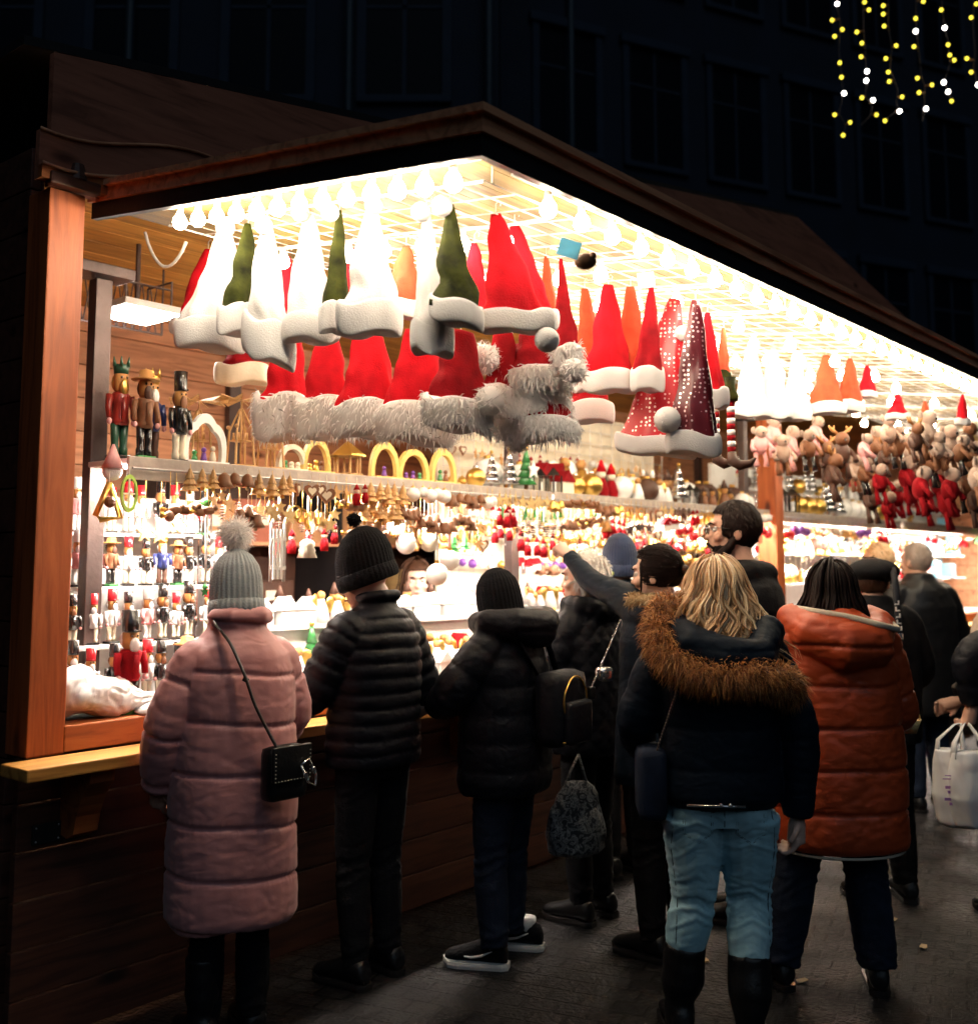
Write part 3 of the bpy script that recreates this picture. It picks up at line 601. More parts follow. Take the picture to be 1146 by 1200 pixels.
# ---------------------------------------------------------------- nutcrackers
def nutcracker(coat, trousers, hatm, beard, tall=1., crown=0, name='nutcracker'):
    r = thing(name, None, 'nutcracker', (0, 0, -50))
    mb = MB(); mb.lohi((-.045, -.035, 0), (.045, .035, .018), bev=.004); mb.build('base', 'gloss_black' if random.random() < .5 else 'gloss_green', r)
    for sg in (-1, 1):
        mb = MB(); mb.lathe([(.018, .018), (.019, .04), (.015, .05), (.017, .075), (.02, .125)], (sg * .02, 0, 0), 10); mb.build('leg', trousers, r, True)
    mb = MB(); mb.lathe([(.034, .12), (.04, .135), (.034, .15), (.036, .19), (.043, .222), (.03, .235)], n=14); mb.lohi((-.012, -.044, .13), (.012, -.03, .215)); mb.build('body', coat, r, True)
    for sg in (-1, 1):
        mb = MB(); mb.tube([(sg * .048, 0, .222), (sg * .058, -.006, .18), (sg * .056, -.014, .145)], [.017, .013, .012], 9); a = mb.build('arm', coat, r, True)
        mb = MB(); mb.ball((sg * .056, -.016, .132), .012, 8); mb.build('hand', 'pink_paint', a, True)
    mb = MB(); mb.lathe([(.018, .232), (.029, .245), (.031, .275), (.029, .3), (.02, .306)], n=14); hd = mb.build('head', 'biscuit', r, True)
    mb = MB(); mb.ball((0, -.03, .25), .02, 10, d=(1.1, .6, 1.5)); mb.ball((0, .018, .27), .03, 10, d=(1.15, .7, 1.2)); mb.build('beard', beard, hd, True)
    mb = MB()
    for sg in (-1, 1): mb.ball((sg * .012, -.029, .285), .005, 6)
    mb.build('eye', 'gloss_black', hd)
    mb = MB()
    if crown == 0: mb.lathe([(.031, .298), (.032, .302), (.034, .35 + .03 * tall), (.0, .352 + .03 * tall)], n=14); mb.lohi((-.02, -.04, .3), (.02, -.028, .306))
    elif crown == 1:
        mb.lathe([(.03, .298), (.034, .33), (.0, .332)], n=14)
        for k in range(6): mb.tube([(.031 * math.cos(k * PI / 3), .031 * math.sin(k * PI / 3), .325), (.036 * math.cos(k * PI / 3), .036 * math.sin(k * PI / 3), .358)], [.01, .002], 6)
    else: mb.lathe([(.065, .3), (.066, .305), (.034, .31), (.03, .338), (.0, .345)], n=16)
    mb.build('hat', hatm, r, True)
    return r
plain('deep_red_paint', (.22, .02, .015), .3, var=.2, bump=0); plain('deep_green_paint', (.015, .07, .04), .3, bump=0); plain('deep_blue_paint', (.02, .03, .13), .3, bump=0)
NV = [nutcracker('red_deep', 'gloss_black', 'gloss_black', 'gloss_white'), nutcracker('deep_red_paint', 'deep_green_paint', 'deep_green_paint', 'gold', crown=1), nutcracker('deep_blue_paint', 'dark_brown', 'gold', 'gloss_white', crown=1), nutcracker('gloss_white', 'cream', 'gloss_red', 'gloss_white'), nutcracker('gloss_black', 'cream', 'gloss_black', 'brown'), nutcracker('brown', 'gloss_black', 'biscuit', 'dark_brown', crown=2), nutcracker('pink_paint', 'white_paint', 'white_paint', 'white_fur')]
NL = ['red coat, black tall hat and white beard', 'dark red coat, green crown and golden beard', 'blue coat with golden crown', 'white coat and red hat', 'black coat, pale trousers and black hat', 'brown clothes and broad brimmed hat', 'pink and white clothes']
used = set()
def put(src, p, rz, label, group=None, sc=None):
    if src.name not in used:
        used.add(src.name); src.location = p; src.rotation_euler = (0, 0, rz); src['label'] = label
        if group: src['group'] = group
        if sc: src.scale = sc if isinstance(sc, tuple) else (sc,) * 3
        return src
    return copy_tree(src, p, rz, label, group, sc)
FR = STALL_ROT
# the four big ones on the shelf's near end
for t, s, k, sc, lb in ((.305, -.16, 1, 1.12, 'tall dark red nutcracker with green crown, nearest the metal upright'), (.375, -.1, 5, 1.04, 'nutcracker in brown with broad hat on the shelf, second from the metal upright'), (.45, -.17, 2, 1.05, 'nutcracker with golden crown and blue coat standing on the shelf'), (.545, -.12, 4, .98, 'black coated nutcracker on the shelf next to the white arch')):
    put(NV[k], H(t, s, 2.006), FR + random.uniform(-.3, .1), lb, 'big nutcrackers on the near end of the shelf', (sc * .8, sc * .8, sc))
TS = thing('tiered_stand', 'white stepped stand behind the counter packed with nutcrackers', 'stand', P0, STALL_ROT)
tiers = [(1.09, .17), (1.3, .31), (1.52, .44), (1.74, .57)]
for z, y in tiers:
    mb = MB(); mb.lohi((.05, y - .06, z - .016), (1.02, y + .075, z), bev=.003); mb.build('step', 'white_paint', TS)
mb = MB(); mb.lohi((.05, .65, 1.056), (1.02, .67, 1.9)); mb.build('back_panel', 'white_paint', TS)
for sx in (.04, 1.025):
    mb = MB(); mb.poly([(.1, 1.056), (.65, 1.056), (.65, 1.76), (.5, 1.76), (.1, 1.1)], 'x', sx, sx + .008); mb.build('side_panel', 'white_paint', TS)
tn = ['lowest', 'second', 'third', 'topmost']
for i, (z, y) in enumerate(tiers):
    for j in range(13):
        k = random.choice([0, 3, 4, 0, 3, 6, 2, 3, 4, 5]); t = .085 + j * .075 + random.uniform(-.012, .012)
        put(NV[k], H(t, -y + random.uniform(-.01, .01), z + .0005), FR + random.uniform(-.4, .4), f'nutcracker with {NL[k]}, {tn[i]} step of the stand', f'{NL[k]} nutcrackers on the {tn[i]} step', random.uniform(.5, .64))
put(NV[0], H(.33, -.075, 1.0605), FR, 'large nutcracker with cream beard and tall black hat at the front of the counter', None, 1.0)
put(NV[5], H(.56, -.05, 1.0605), FR + .2, 'nutcracker with wide black and gold brimmed hat beside the pink sleeve', None, .8)
# ---------------------------------------------------------------- things on the shelf: pyramids, arches, gazebo
def arch(label, t, w, h, mat, lobed=False, figs=3):
    r = thing('candle_arch', label, 'arch', H(t, -.13, 2.006), FR)
    mb = MB(); mb.lohi((-w / 2, -.04, 0), (w / 2, .04, .02), bev=.003); mb.build('base', mat, r)
    n = 24; outer = []; inner = []
    for i in range(n + 1):
        a = PI * i / n; k = 1 + (.1 * abs(math.sin(3 * a)) if lobed else 0)
        outer.append((w / 2 * math.cos(a) * k, .0201 + (h - .02) * math.sin(a) ** .85 * k)); inner.append((w / 2 * .78 * math.cos(a) * k, .0201 + (h - .02) * .8 * math.sin(a) ** .85 * k))
    mb = MB(); mb.rings([[(*(outer[i][0], -.012), outer[i][1]), (outer[i][0], .012, outer[i][1]), (inner[i][0], .012, inner[i][1]), (inner[i][0], -.012, inner[i][1])] for i in range(n + 1)]); mb.build('bow', mat, r)
    for j in range(figs):
        x = (j - (figs - 1) / 2) * w * .22; hh = h * random.uniform(.35, .55); mb = MB(); mb.lathe([(.012, .0205), (.014, hh * .3), (.008, hh * .6)], (x, 0, 0), 8); mb.ball((x, 0, hh * .72), .011, 8); mb.build('figure', random.choice(['gloss_green', 'brown', 'gold', 'purple', 'cream']), r, True)
    return r
arch('white cloverleaf arch with coloured figures on the shelf', .67, .2, .2, 'white_paint', True)
arch('small round yellow candle arch just left of the gazebo ornament', 1.27, .16, .17, 'yellow_wood')
arch('yellow pointed candle arch above the black beanie', 1.70, .19, .19, 'yellow_wood', figs=1)
arch('wide yellow candle arch with lime tree shapes on the shelf', 1.9, .22, .17, 'yellow_wood')
arch('high yellow candle arch holding two figures right of the wide one', 2.12, .19, .19, 'yellow_wood', figs=2)
arch('low cream arch hidden beneath the fluffy brims', 1.13, .16, .13, 'cream')
def pyramid(label, t, h, blades=True):
    r = thing('christmas_pyramid', label, 'candle pyramid', H(t, -.14 if t > .75 else -.215, 2.006), FR)
    mb = MB(); mb.lathe([(.075, 0), (.075, .015), (.07, .018)], n=8); mb.build('base', 'toy_wood', r)
    for k in range(4):
        a = k * PI / 2 + .6; mb = MB(); mb.tube([(.06 * math.cos(a), .06 * math.sin(a), .018), (.05 * math.cos(a), .05 * math.sin(a), h * .55), (.006 * math.cos(a), .006 * math.sin(a), h * .86)], [.006, .005, .004], 6); mb.ball((.055 * math.cos(a), .055 * math.sin(a), h * .6), .009, 8); mb.build('post', 'toy_wood', r)
    mb = MB(); mb.lathe([(.045, h * .4), (.045, h * .41)], n=12); mb.tube([(0, 0, .018), (0, 0, h)], .004, 6)
    for k in range(5): mb.lathe([(.007, h * .41), (.004, h * .52)], (.03 * math.cos(k * 1.26), .03 * math.sin(k * 1.26), 0), 6)
    mb.build('carousel', 'toy_wood', r, True)
    if blades:
        mb = MB()
        for k in range(8):
            a = k * PI / 4; d = Vector((math.cos(a), math.sin(a), 0)); e = Vector((-math.sin(a), math.cos(a), 0)); c = Vector((0, 0, h * .98))
            up = Vector((0, 0, .012)); mb.add([c + d * .015 - e * .004, c + d * .12 - e * .02 - up, c + d * .12 + e * .02 + up, c + d * .015 + e * .004] + [q + Vector((0, 0, .003)) for q in (c + d * .015 - e * .004, c + d * .12 - e * .02 - up, c + d * .12 + e * .02 + up, c + d * .015 + e * .004)], [(0, 1, 2, 3), (4, 7, 6, 5), (0, 4, 5, 1), (1, 5, 6, 2), (2, 6, 7, 3), (3, 7, 4, 0)])
        mb.build('rotor', 'toy_wood', r)
    return r
pyramid('wooden candle pyramid with flat rotor just behind the white arch', .70, .285); pyramid('tall gothic wooden candle pyramid with rotor beside the white arch', .86, .3)
pyramid('slim wooden candle pyramid half behind fluffy brims', 1.02, .24, False)
r = thing('gazebo_ornament', 'small wooden gazebo with yellow roof on the shelf', 'ornament', H(1.46, -.13, 2.006), FR)
mb = MB(); mb.lathe([(.075, 0), (.075, .02)], n=6); mb.build('base', 'toy_wood', r)
for k in range(6): mb = MB(); mb.tube([(.06 * math.cos(k * PI / 3), .06 * math.sin(k * PI / 3), .02), (.06 * math.cos(k * PI / 3), .06 * math.sin(k * PI / 3), .1)], .006, 6); mb.build('post', 'toy_wood', r)
mb = MB(); mb.lathe([(.09, .1), (.085, .108), (.02, .16), (.0, .175)], n=6); mb.build('roof', 'gold', r)
# ---------------------------------------------------------------- small ornaments: one prototype per kind and colour, hung or stood many times
def star_pts(r0, r1, n=5): return [((r0 if i % 2 == 0 else r1) * math.sin(PI * i / n), (r0 if i % 2 == 0 else r1) * math.cos(PI * i / n)) for i in range(2 * n)]
def heart_pts(s): return [(s * .06 * 16 * math.sin(a) ** 3, s * .06 * (13 * math.cos(a) - 5 * math.cos(2 * a) - 2 * math.cos(3 * a) - math.cos(4 * a))) for a in [2 * PI * i / 20 for i in range(20)]]
def orn_mesh(kind, mat, L):
    mb = MB(); mb.tube([(0, 0, 0), (.0015, 0, -L)], .0011, 5, mi=1)
    z = -L
    if kind == 'star': mb.poly([(x, z - .035 + y) for x, y in star_pts(.036, .016)], 'y', -.004, .004)
    elif kind == 'heart': mb.poly([(x, z - .034 + y) for x, y in heart_pts(.036)], 'y', -.005, .005); mb.poly([(x, z - .034 + y) for x, y in heart_pts(.02)], 'y', -.008, .008, 1)
    elif kind == 'bell': mb.lathe([(.006, z), (.018, z - .01), (.022, z - .03), (.034, z - .05), (.03, z - .052), (.0, z - .04)], n=12); mb.ball((0, 0, z - .055), .008, 8, mi=1)
    elif kind == 'ball': mb.ball((0, 0, z - .03), .03, 14); mb.lathe([(.008, z - .004), (.008, z + .004)], n=8, mi=1)
    elif kind == 'angel':
        mb.lathe([(.03, z - .085), (.022, z - .06), (.01, z - .03), (.006, z - .026)], n=10); mb.ball((0, 0, z - .015), .013, 8, mi=1)
        for sg in (-1, 1): mb.ball((sg * .024, .008, z - .038), .02, 8, d=(1, .25, 1.3), mi=1)
    elif kind == 'tree':
        for k in range(3): mb.lathe([(.034 - .008 * k, z - .075 + .022 * k), (.004, z - .04 + .022 * k)], n=9)
        mb.lathe([(.007, z - .088), (.007, z - .074)], n=6, mi=1)
    elif kind == 'cone':
        for k in range(6): mb.lathe([(.007 + .014 * math.sin(PI * (k + 1) / 7), z - .012 - k * .011), (.003, z - .004 - k * .011)], n=9)
    elif kind == 'ring':
        n = 16; mb.rings([[(.032 * k * math.cos(2 * PI * i / n), y, z - .036 + .036 * k * math.sin(2 * PI * i / n)) for k, y in ((1, -.004), (1, .004), (.8, .004), (.8, -.004))] for i in range(n + 1)]); mb.lathe([(.012, z - .062), (.004, z - .03)], n=8, mi=1)
    elif kind == 'bird': mb.ball((0, 0, z - .025), .022, 10, d=(1.3, .7, .8)); mb.ball((.028, 0, z - .014), .013, 8); mb.poly([(-.025, z - .025), (-.06, z - .012), (-.058, z - .034)], 'y', -.006, .006, 1)
    elif kind == 'figure': mb.lathe([(.018, z - .09), (.02, z - .06), (.012, z - .035)], n=10); mb.ball((0, 0, z - .024), .014, 8, mi=1); mb.lathe([(.016, z - .018), (.003, z + .008)], n=8)
    elif kind == 'house': mb.lohi((-.026, -.016, z - .07), (.026, .016, z - .03)); mb.poly([(-.034, z - .032), (.034, z - .032), (0, z)], 'y', -.02, .02, 1)
    return mb.mesh(f'{kind}_ornament', [mat, 'cream' if kind in ('heart', 'angel', 'figure', 'bell') else ('gold' if kind != 'house' else 'red_deep')], kind in ('ball', 'bird', 'cone', 'angel', 'bell', 'figure'))
OK = [('star', 'toy_wood', 'pale wooden star'), ('star', 'straw', 'straw coloured star'), ('heart', 'brown', 'brown gingerbread heart'), ('bell', 'gold', 'golden bell'), ('bell', 'brown', 'brown wooden bell'), ('ball', 'gloss_red', 'shiny red ball'), ('ball', 'gold', 'golden ball'), ('ball', 'gloss_white', 'shiny white ball'), ('angel', 'gloss_white', 'white angel'), ('angel', 'biscuit', 'biscuit brown angel'),
      ('tree', 'gloss_green', 'little green tree'), ('tree', 'toy_wood', 'bare wood tree'), ('cone', 'dark_brown', 'dark pine cone'), ('ring', 'biscuit', 'wooden figure ring'), ('ring', 'gold', 'golden ring'), ('bird', 'brown', 'brown bird'), ('figure', 'red_deep', 'small red figure'), ('figure', 'dark_brown', 'dark brown figure'), ('house', 'white_paint', 'white little house'), ('ball', 'purple', 'purple ball'), ('star', 'silver', 'silver star'), ('ball', 'gloss_blue', 'shiny blue ball')]
OM = {}
def ornament(i, Ln, p, label, group, rz=0, sc=1.):
    key = (i, round(Ln, 2))
    if key not in OM: OM[key] = orn_mesh(OK[i][0], OK[i][1], Ln)
    o = link(OK[i][0] + '_ornament', OM[key], None, p, rz); o.scale = (sc,) * 3
    return tag(o, label, 'ornament', group)
def seg(t):
    for a, w in ((.75, 'under the nutcrackers'), (1.25, 'under the white arch'), (1.75, 'above the grey beanie'), (2.3, 'above the pompom beanie'), (2.9, 'under the yellow arches'), (3.6, 'above the pointing hand'), (4.6, 'over the navy beanie'), (5.9, 'near the middle post'), (7.5, 'past the middle post')):
        if t < a: return w
    return 'toward the far end'
def hang_row(t0, t1, s, z, step, kinds, Ls, what, run=(4, 8)):
    t = t0; k = random.choice(kinds); left = random.randint(*run); Ln = random.choice(Ls)
    while t < t1:
        if left == 0: k = random.choice(kinds); left = random.randint(*run); Ln = random.choice(Ls)
        if not (5.66 < t < 5.88):
            lb = f'{OK[k][2]} hanging from {what} {seg(t)}'
            ornament(k, Ln, H(t, s + random.uniform(-.012, .012), z), lb, lb, FR + random.uniform(-.6, .6), random.uniform(.85, 1.2))
        t += step * random.uniform(.85, 1.2); left -= 1
warm = [0, 2, 4, 9, 12, 13, 15, 16, 17, 1, 11, 14, 3]; mixd = [3, 5, 6, 7, 8, 14, 16, 18, 19, 20, 10, 0, 12, 2, 1]
white_ = [7, 8, 20, 18, 0, 1, 3, 6, 16, 7]
hang_row(.42, 3.4, .012, 1.962, .036, warm, [.06, .09, .12], 'the shelf rod', (3, 7))
hang_row(3.4, 8.2, .012, 1.962, .052, warm + mixd, [.06, .09, .12], 'the shelf rod', (3, 6))
hang_row(.45, 5.5, -.2, 1.984, .07, warm, [.12, .15, .19], 'beneath the shelf board', (4, 8))
hang_row(.5, 5.55, .03, 1.995, .05, warm + [8, 7, 16], [.02, .04], 'the front lip of the shelf', (2, 5))
hang_row(1.0, 5.5, -.06, 1.984, .075, warm + mixd, [.17, .22], 'inner cords under the shelf', (2, 5))
RD = thing('lower_rod', 'thin white rod strung across the opening below the shelf up to the middle post', 'rod', P0, STALL_ROT)
mb = MB(); mb.tube([(2.9, .35, 1.72), (5.69, .35, 1.72)], .006, 8); mb.build('rod', 'white_paint', RD)
hang_row(2.95, 5.6, -.35, 1.715, .05, warm + mixd, [.04, .07, .1], 'the lower rod', (3, 6))
hang_row(2.95, 5.6, -.12, 1.984, .06, mixd, [.2, .24], 'long cords under the shelf', (3, 6))
# standing goods
def stand_mesh(kind, a, b, c):
    mb = MB()
    if kind == 'house': mb.lohi((-.04, -.03, 0), (.04, .03, .06)); mb.poly([(-.05, .058), (.05, .058), (0, .11)], 'y', -.036, .036, 1); mb.lohi((.015, -.01, .06), (.028, .005, .112), 0)
    elif kind == 'figure': mb.lathe([(.028, 0), (.03, .03), (.018, .07), (.012, .078)], n=12); mb.ball((0, 0, .094), .02, 10, mi=1); mb.lathe([(.022, .103), (.004, .15)], n=10, mi=2)
    elif kind == 'globe': mb.lathe([(.036, 0), (.036, .02), (.028, .026)], n=14, mi=1); mb.ball((0, 0, .062), .042, 14)
    elif kind == 'tree':
        for k in range(4): mb.lathe([(.05 - .01 * k, .03 + .032 * k), (.005, .085 + .032 * k)], n=10)
        mb.lathe([(.01, 0), (.01, .032)], n=6, mi=1); mb.ball((0, 0, .19), .01, 6, mi=2)
    elif kind == 'candle': mb.lathe([(.03, 0), (.034, .008), (.014, .016), (.013, .11), (.0, .112)], n=12); mb.ball((0, 0, .122), .008, 6, d=(1, 1, 1.8), mi=1)
    elif kind == 'bauble': mb.ball((0, 0, .05), .05, 16); mb.lathe([(.012, .096), (.012, .108)], n=8, mi=1)
    elif kind == 'angel':
        mb.lathe([(.04, 0), (.03, .05), (.014, .095)], n=12); mb.ball((0, 0, .11), .018, 10, mi=1)
        for sg in (-1, 1): mb.ball((sg * .035, .012, .08), .03, 8, d=(1, .25, 1.3), mi=2)
    elif kind == 'lantern': mb.lohi((-.03, -.03, 0), (.03, .03, .01), 1); [mb.lohi((sx * .027 - .003, sy * .027 - .003, .01), (sx * .027 + .003, sy * .027 + .003, .09), 1) for sx in (-1, 1) for sy in (-1, 1)]; mb.lathe([(.045, .09), (.01, .125), (.003, .13)], n=4, mi=1); mb.lathe([(.014, .01), (.013, .06)], n=8)
    elif kind == 'mug': mb.lathe([(.032, 0), (.036, .004), (.036, .085), (.031, .085), (.03, .01), (0, .008)], n=14); mb.tube([(.035, 0, .07), (.058, 0, .06), (.058, 0, .03), (.035, 0, .018)], .006, 7, mi=1)
    return mb.mesh(f'{kind}_figurine', [a, b, c], kind not in ('house', 'lantern'))
SK = [('house', 'white_paint', 'white_paint', 'white_paint', 'white porcelain house'), ('house', 'cream', 'red_deep', 'cream', 'cream house with red roof'), ('figure', 'red_deep', 'cream', 'red_felt', 'red gnome figurine'), ('figure', 'gloss_white', 'cream', 'gloss_red', 'white figurine with red cap'), ('globe', 'gloss_white', 'gloss_red', 'gold', 'snow globe on red foot'), ('tree', 'gloss_green', 'brown', 'gold', 'little green standing tree'), ('tree', 'silver', 'gloss_white', 'gold', 'silver standing tree'), ('candle', 'gold', 'gloss_white', 'gold', 'golden candlestick'), ('bauble', 'gold', 'silver', 'gold', 'large golden bauble'), ('bauble', 'gloss_white', 'gold', 'gold', 'large white bauble'), ('angel', 'gloss_white', 'biscuit', 'gold', 'white standing angel'), ('angel', 'gold', 'biscuit', 'gloss_white', 'golden standing angel'), ('lantern', 'gloss_white', 'gloss_black', 'gold', 'small black lantern'), ('figure', 'brown', 'biscuit', 'dark_brown', 'brown smoking-man figurine'), ('bauble', 'dark_brown', 'gold', 'gold', 'dark bauble'), ('mug', 'gloss_white', 'gloss_red', 'gold', 'white mug with red handle')]
SM = {}
def stand(k, p, label, group, rz=0., sc=1.):
    if k not in SM: SM[k] = stand_mesh(*SK[k][:4])
    o = link(SK[k][0] + '_figurine', SM[k], None, p, rz); o.scale = (sc,) * 3
    return tag(o, label, 'figurine', group)
def stand_row(t0, t1, s, z, step, kinds, what, run=(2, 5), sc=(.85, 1.2), zf=None, rows=1):
    t = t0; k = random.choice(kinds); left = random.randint(*run)
    while t < t1:
        if left == 0: k = random.choice(kinds); left = random.randint(*run)
        if not (5.62 < t < 5.92 and s > -.3):
            lb = f'{SK[k][4]} {what} {seg(t)}'
            stand(k, H(t, s + random.uniform(-.02, .02), z), lb, lb, FR + random.uniform(-.5, .5), random.uniform(*sc))
        t += step * random.uniform(.9, 1.15); left -= 1
stand_row(2.35, 5.6, -.1, 2.0058, .13, [9, 10, 6, 8, 11, 14, 5, 12, 13, 4, 2, 3, 1], 'standing on the shelf', (1, 2), (1., 1.6))
stand_row(2.6, 5.6, -.22, 2.0058, .14, [9, 10, 8, 13, 11, 7, 14, 1], 'at the back of the shelf', (1, 2), (1.5, 1.9))
stand_row(5.95, 8.4, -.1, 2.0058, .15, [9, 10, 6, 8, 12, 0], 'standing on the shelf', (1, 3), (1.3, 1.7))
# back shelving of the stall: boards, boxes; brightly lit shelves with small goods further on
BS = thing('back_shelving', 'dark shelving along the back wall holding cardboard boxes', 'shelving', P0, STALL_ROT)
for z in (1.28, 1.72): mb = MB(); mb.lohi((1.6, D - .55, z), (5.5, D - .101, z + .022)); mb.build('board', 'pine_inside', BS)
for t in (1.6, 2.9, 4.2, 5.48): mb = MB(); mb.lohi((t, D - .54, .05), (t + .03, D - .105, 2.2)); mb.build('upright', 'black_trim', BS)
mb = MB(); mb.lohi((1.62, D - .1, .3), (5.48, D - .06, 2.2)); mb.build('backing', 'dark_brown', BS)
bxl = [(1.75, 1.743, .34, .22, 'card', 'brown cardboard box on the upper back shelf nearest the dark post'), (2.12, 1.743, .3, .26, 'card_red', 'reddish box beside the brown one on the upper back shelf'), (2.5, 1.743, .3, .2, 'card', 'brown box above the white sledge ornament'), (2.95, 1.743, .32, .3, 'card', 'tall brown box on the upper back shelf behind the black beanie'), (1.72, 1.303, .4, .24, 'card_red', 'dark red box with pale label on the lower back shelf'), (2.2, 1.303, .34, .2, 'dark_brown', 'dark box beside the red labelled box'), (3.4, 1.743, .36, .22, 'card', 'brown box behind the hanging round baubles'), (3.9, 1.743, .3, .26, 'card_red', 'reddish box behind the pointing hand'), (4.4, 1.743, .4, .2, 'card', 'brown box behind the white haired head')]
for t, z, w, h, m_, lb in bxl:
    r = thing('cardboard_box', lb, 'box', H(t + w / 2, -(D - .36), z), FR)
    mb = MB(); mb.lohi((-w / 2, -.16, 0), (w / 2, .16, h), bev=.004); mb.build('carton', m_, r)
    mb = MB(); mb.lohi((-.05, -.1625, h * .4), (.06, -.1605, h * .7)); mb.build('sticker', 'cream', r)
r = thing('wicker_basket', 'round brown wicker basket on the lower back shelf', 'basket', H(3.75, -(D - .34), 1.303), FR)
mb = MB(); mb.lathe([(.14, 0), (.19, .24), (.195, .26), (.18, .255), (.13, .02), (0, .02)], n=28, rib=14, ribd=.02); mb.build('bowl', 'straw', r, True)
FS = thing('bright_shelving', 'white lit shelving past the middle post crowded with glittering small goods', 'shelving', P0, STALL_ROT)
for z in (1.42, 1.68, 1.94, 2.2): mb = MB(); mb.lohi((5.9, .36, z), (11.8, .62, z + .016)); mb.build('board', 'white_paint', FS)
mb = MB(); mb.lohi((5.9, .621, 1.06), (11.8, .64, 2.42)); mb.build('backing', 'white_paint', FS)
for z, s in ((1.4365, -.44), (1.6965, -.44), (1.9565, -.44), (2.2165, -.44)):
    stand_row(6.0, 10.35, s, z, .17, [9, 10, 3, 6, 8, 11, 12, 4, 2, 14, 0], 'on the bright shelving', (1, 2), (1.0, 1.5))
hang_row(8.2, 11.2, .012, 1.962, .085, white_ + mixd, [.06, .1, .14], 'the shelf rod', (2, 5))
hang_row(5.95, 10.5, -.3, 1.93, .1, white_ + mixd, [.12, .2], 'cords before the bright shelving', (2, 4))
hang_row(5.95, 10.5, -.3, 1.66, .11, white_ + mixd, [.06, .1], 'cords lower before the bright shelving', (2, 4))
# wire panel far back on the counter, thick with ornaments
NP = thing('ornament_display', 'tall wire mesh display behind the counter thick with ornaments, before the middle post', 'display', P0, STALL_ROT)
mb = MB()
for i in range(14): mb.tube([(3.0, .92, 1.5 + i * .09), (5.65, .92, 1.5 + i * .09)], .003, 5)
for i in range(19): mb.tube([(3.0 + i * .147, .924, 1.33), (3.0 + i * .147, .924, 2.68)], .003, 5)
mb.build('mesh', 'wire', NP); mb = MB(); mb.lohi((3., .97, 1.33), (5.6, .99, 2.7)); mb.build('backing', 'cream', NP)
for z in (2.4, 2.22, 2.05, 1.86, 1.68): hang_row(3.05, 5.6, -.895, z, .092, mixd + [7, 8, 6, 14], [.04, .06], 'the back wire panel', (2, 4))
# counter goods
stand_row(1.1, 5.5, -.16, 1.0555, .1, [0, 0, 3, 9, 10, 12, 15, 4], 'on the counter', (2, 4), (.9, 1.2))
stand_row(1.1, 5.5, -.32, 1.0555, .115, [0, 9, 10, 15, 1, 6], 'mid counter', (2, 4), (1., 1.3))
stand_row(1.1, 5.5, -.41, 1.0555, .1, [3, 2, 10, 11, 13, 9, 6, 5, 1, 4, 8], 'before the display step', (1, 2), (1.1, 1.6))
CS = thing('counter_case', 'white lit display step along the back of the counter', 'display step', P0, STALL_ROT)
mb = MB(); mb.lohi((1.12, .46, 1.056), (5.5, .82, 1.3), bev=.004); mb.build('box', 'white_paint', CS)
mb = MB(); mb.lohi((1.12, .43, 1.301), (5.5, .84, 1.318)); mb.build('top_board', 'white_paint', CS)
stand_row(1.2, 5.4, -.55, 1.3185, .11, [0, 0, 9, 15, 10, 4], 'on the display step', (3, 6), (.95, 1.25))
stand_row(1.2, 5.4, -.74, 1.3185, .18, [10, 8, 1, 0, 13], 'at the back of the display step', (2, 4), (1., 1.4))
for j, t in enumerate((2.9, 3.08, 3.27, 3.46)):
    r = thing('gift_basket', ['first', 'second', 'third', 'fourth'][j] + ' small basket with bent handle on the display step, counted from the near end', 'basket', H(t, -.62, 1.3185), FR)
    mb = MB(); mb.lathe([(.05, 0), (.062, .06), (.056, .058), (.0, .01)], n=16, rib=8, ribd=.03); mb.build('bowl', 'straw', r, True)
    mb = MB(); mb.tube([(.06 * math.cos(a), 0, .055 + .085 * math.sin(a)) for a in [PI * i / 10 for i in range(11)]], .005, 7); mb.build('handle', 'straw', r, True)
# hanging showpieces in the opening
def showpiece(name, label, u, v, s, build, cat='ornament'):
    p = onS(u, v, s); r = thing(name, label, cat, p, FR); build(r, p); return r
def cordto(r, p, z=1.962): mb = MB(); mb.tube([(0, 0, 0), (0, 0, max(.03, z - p.z))], .0018, 5); mb.build('cord', 'white_paint', r)
def sledge(r, p):
    cordto(r, p)
    for sg in (-1, 1): mb = MB(); mb.tube([(sg * .035, 0, -.27), (sg * .035, 0, -.03), (sg * .03, -.02, 0.0), (sg * .022, -.035, -.01)], .007, 8); mb.build('runner', 'white_paint', r, True)
    for k in range(3): mb = MB(); mb.lohi((-.012 + (k - 1) * .02, -.012, -.26), (.0 + (k - 1) * .02, -.006, -.05)); mb.build('slat', 'white_paint', r)
    mb = MB(); mb.lohi((-.04, -.008, -.1), (.04, .004, -.085)); mb.lohi((-.04, -.008, -.22), (.04, .004, -.205)); mb.build('crossbar', 'white_paint', r)
showpiece('sledge_ornament', 'white wooden sledge ornament hanging beside the grey beanie', 326, 606, -.02, sledge)
def woodbell(r, p):
    cordto(r, p); mb = MB(); mb.lathe([(.012, 0), (.03, -.012), (.034, -.03), (.03, -.034), (.038, -.05), (.034, -.054), (.044, -.08), (.0, -.08)], n=16); mb.build('tiers', 'cream', r, True)
showpiece('bell_ornament', 'cream layered bell ornament hanging on a gold cord near the black beanie', 360, 632, -.03, woodbell)
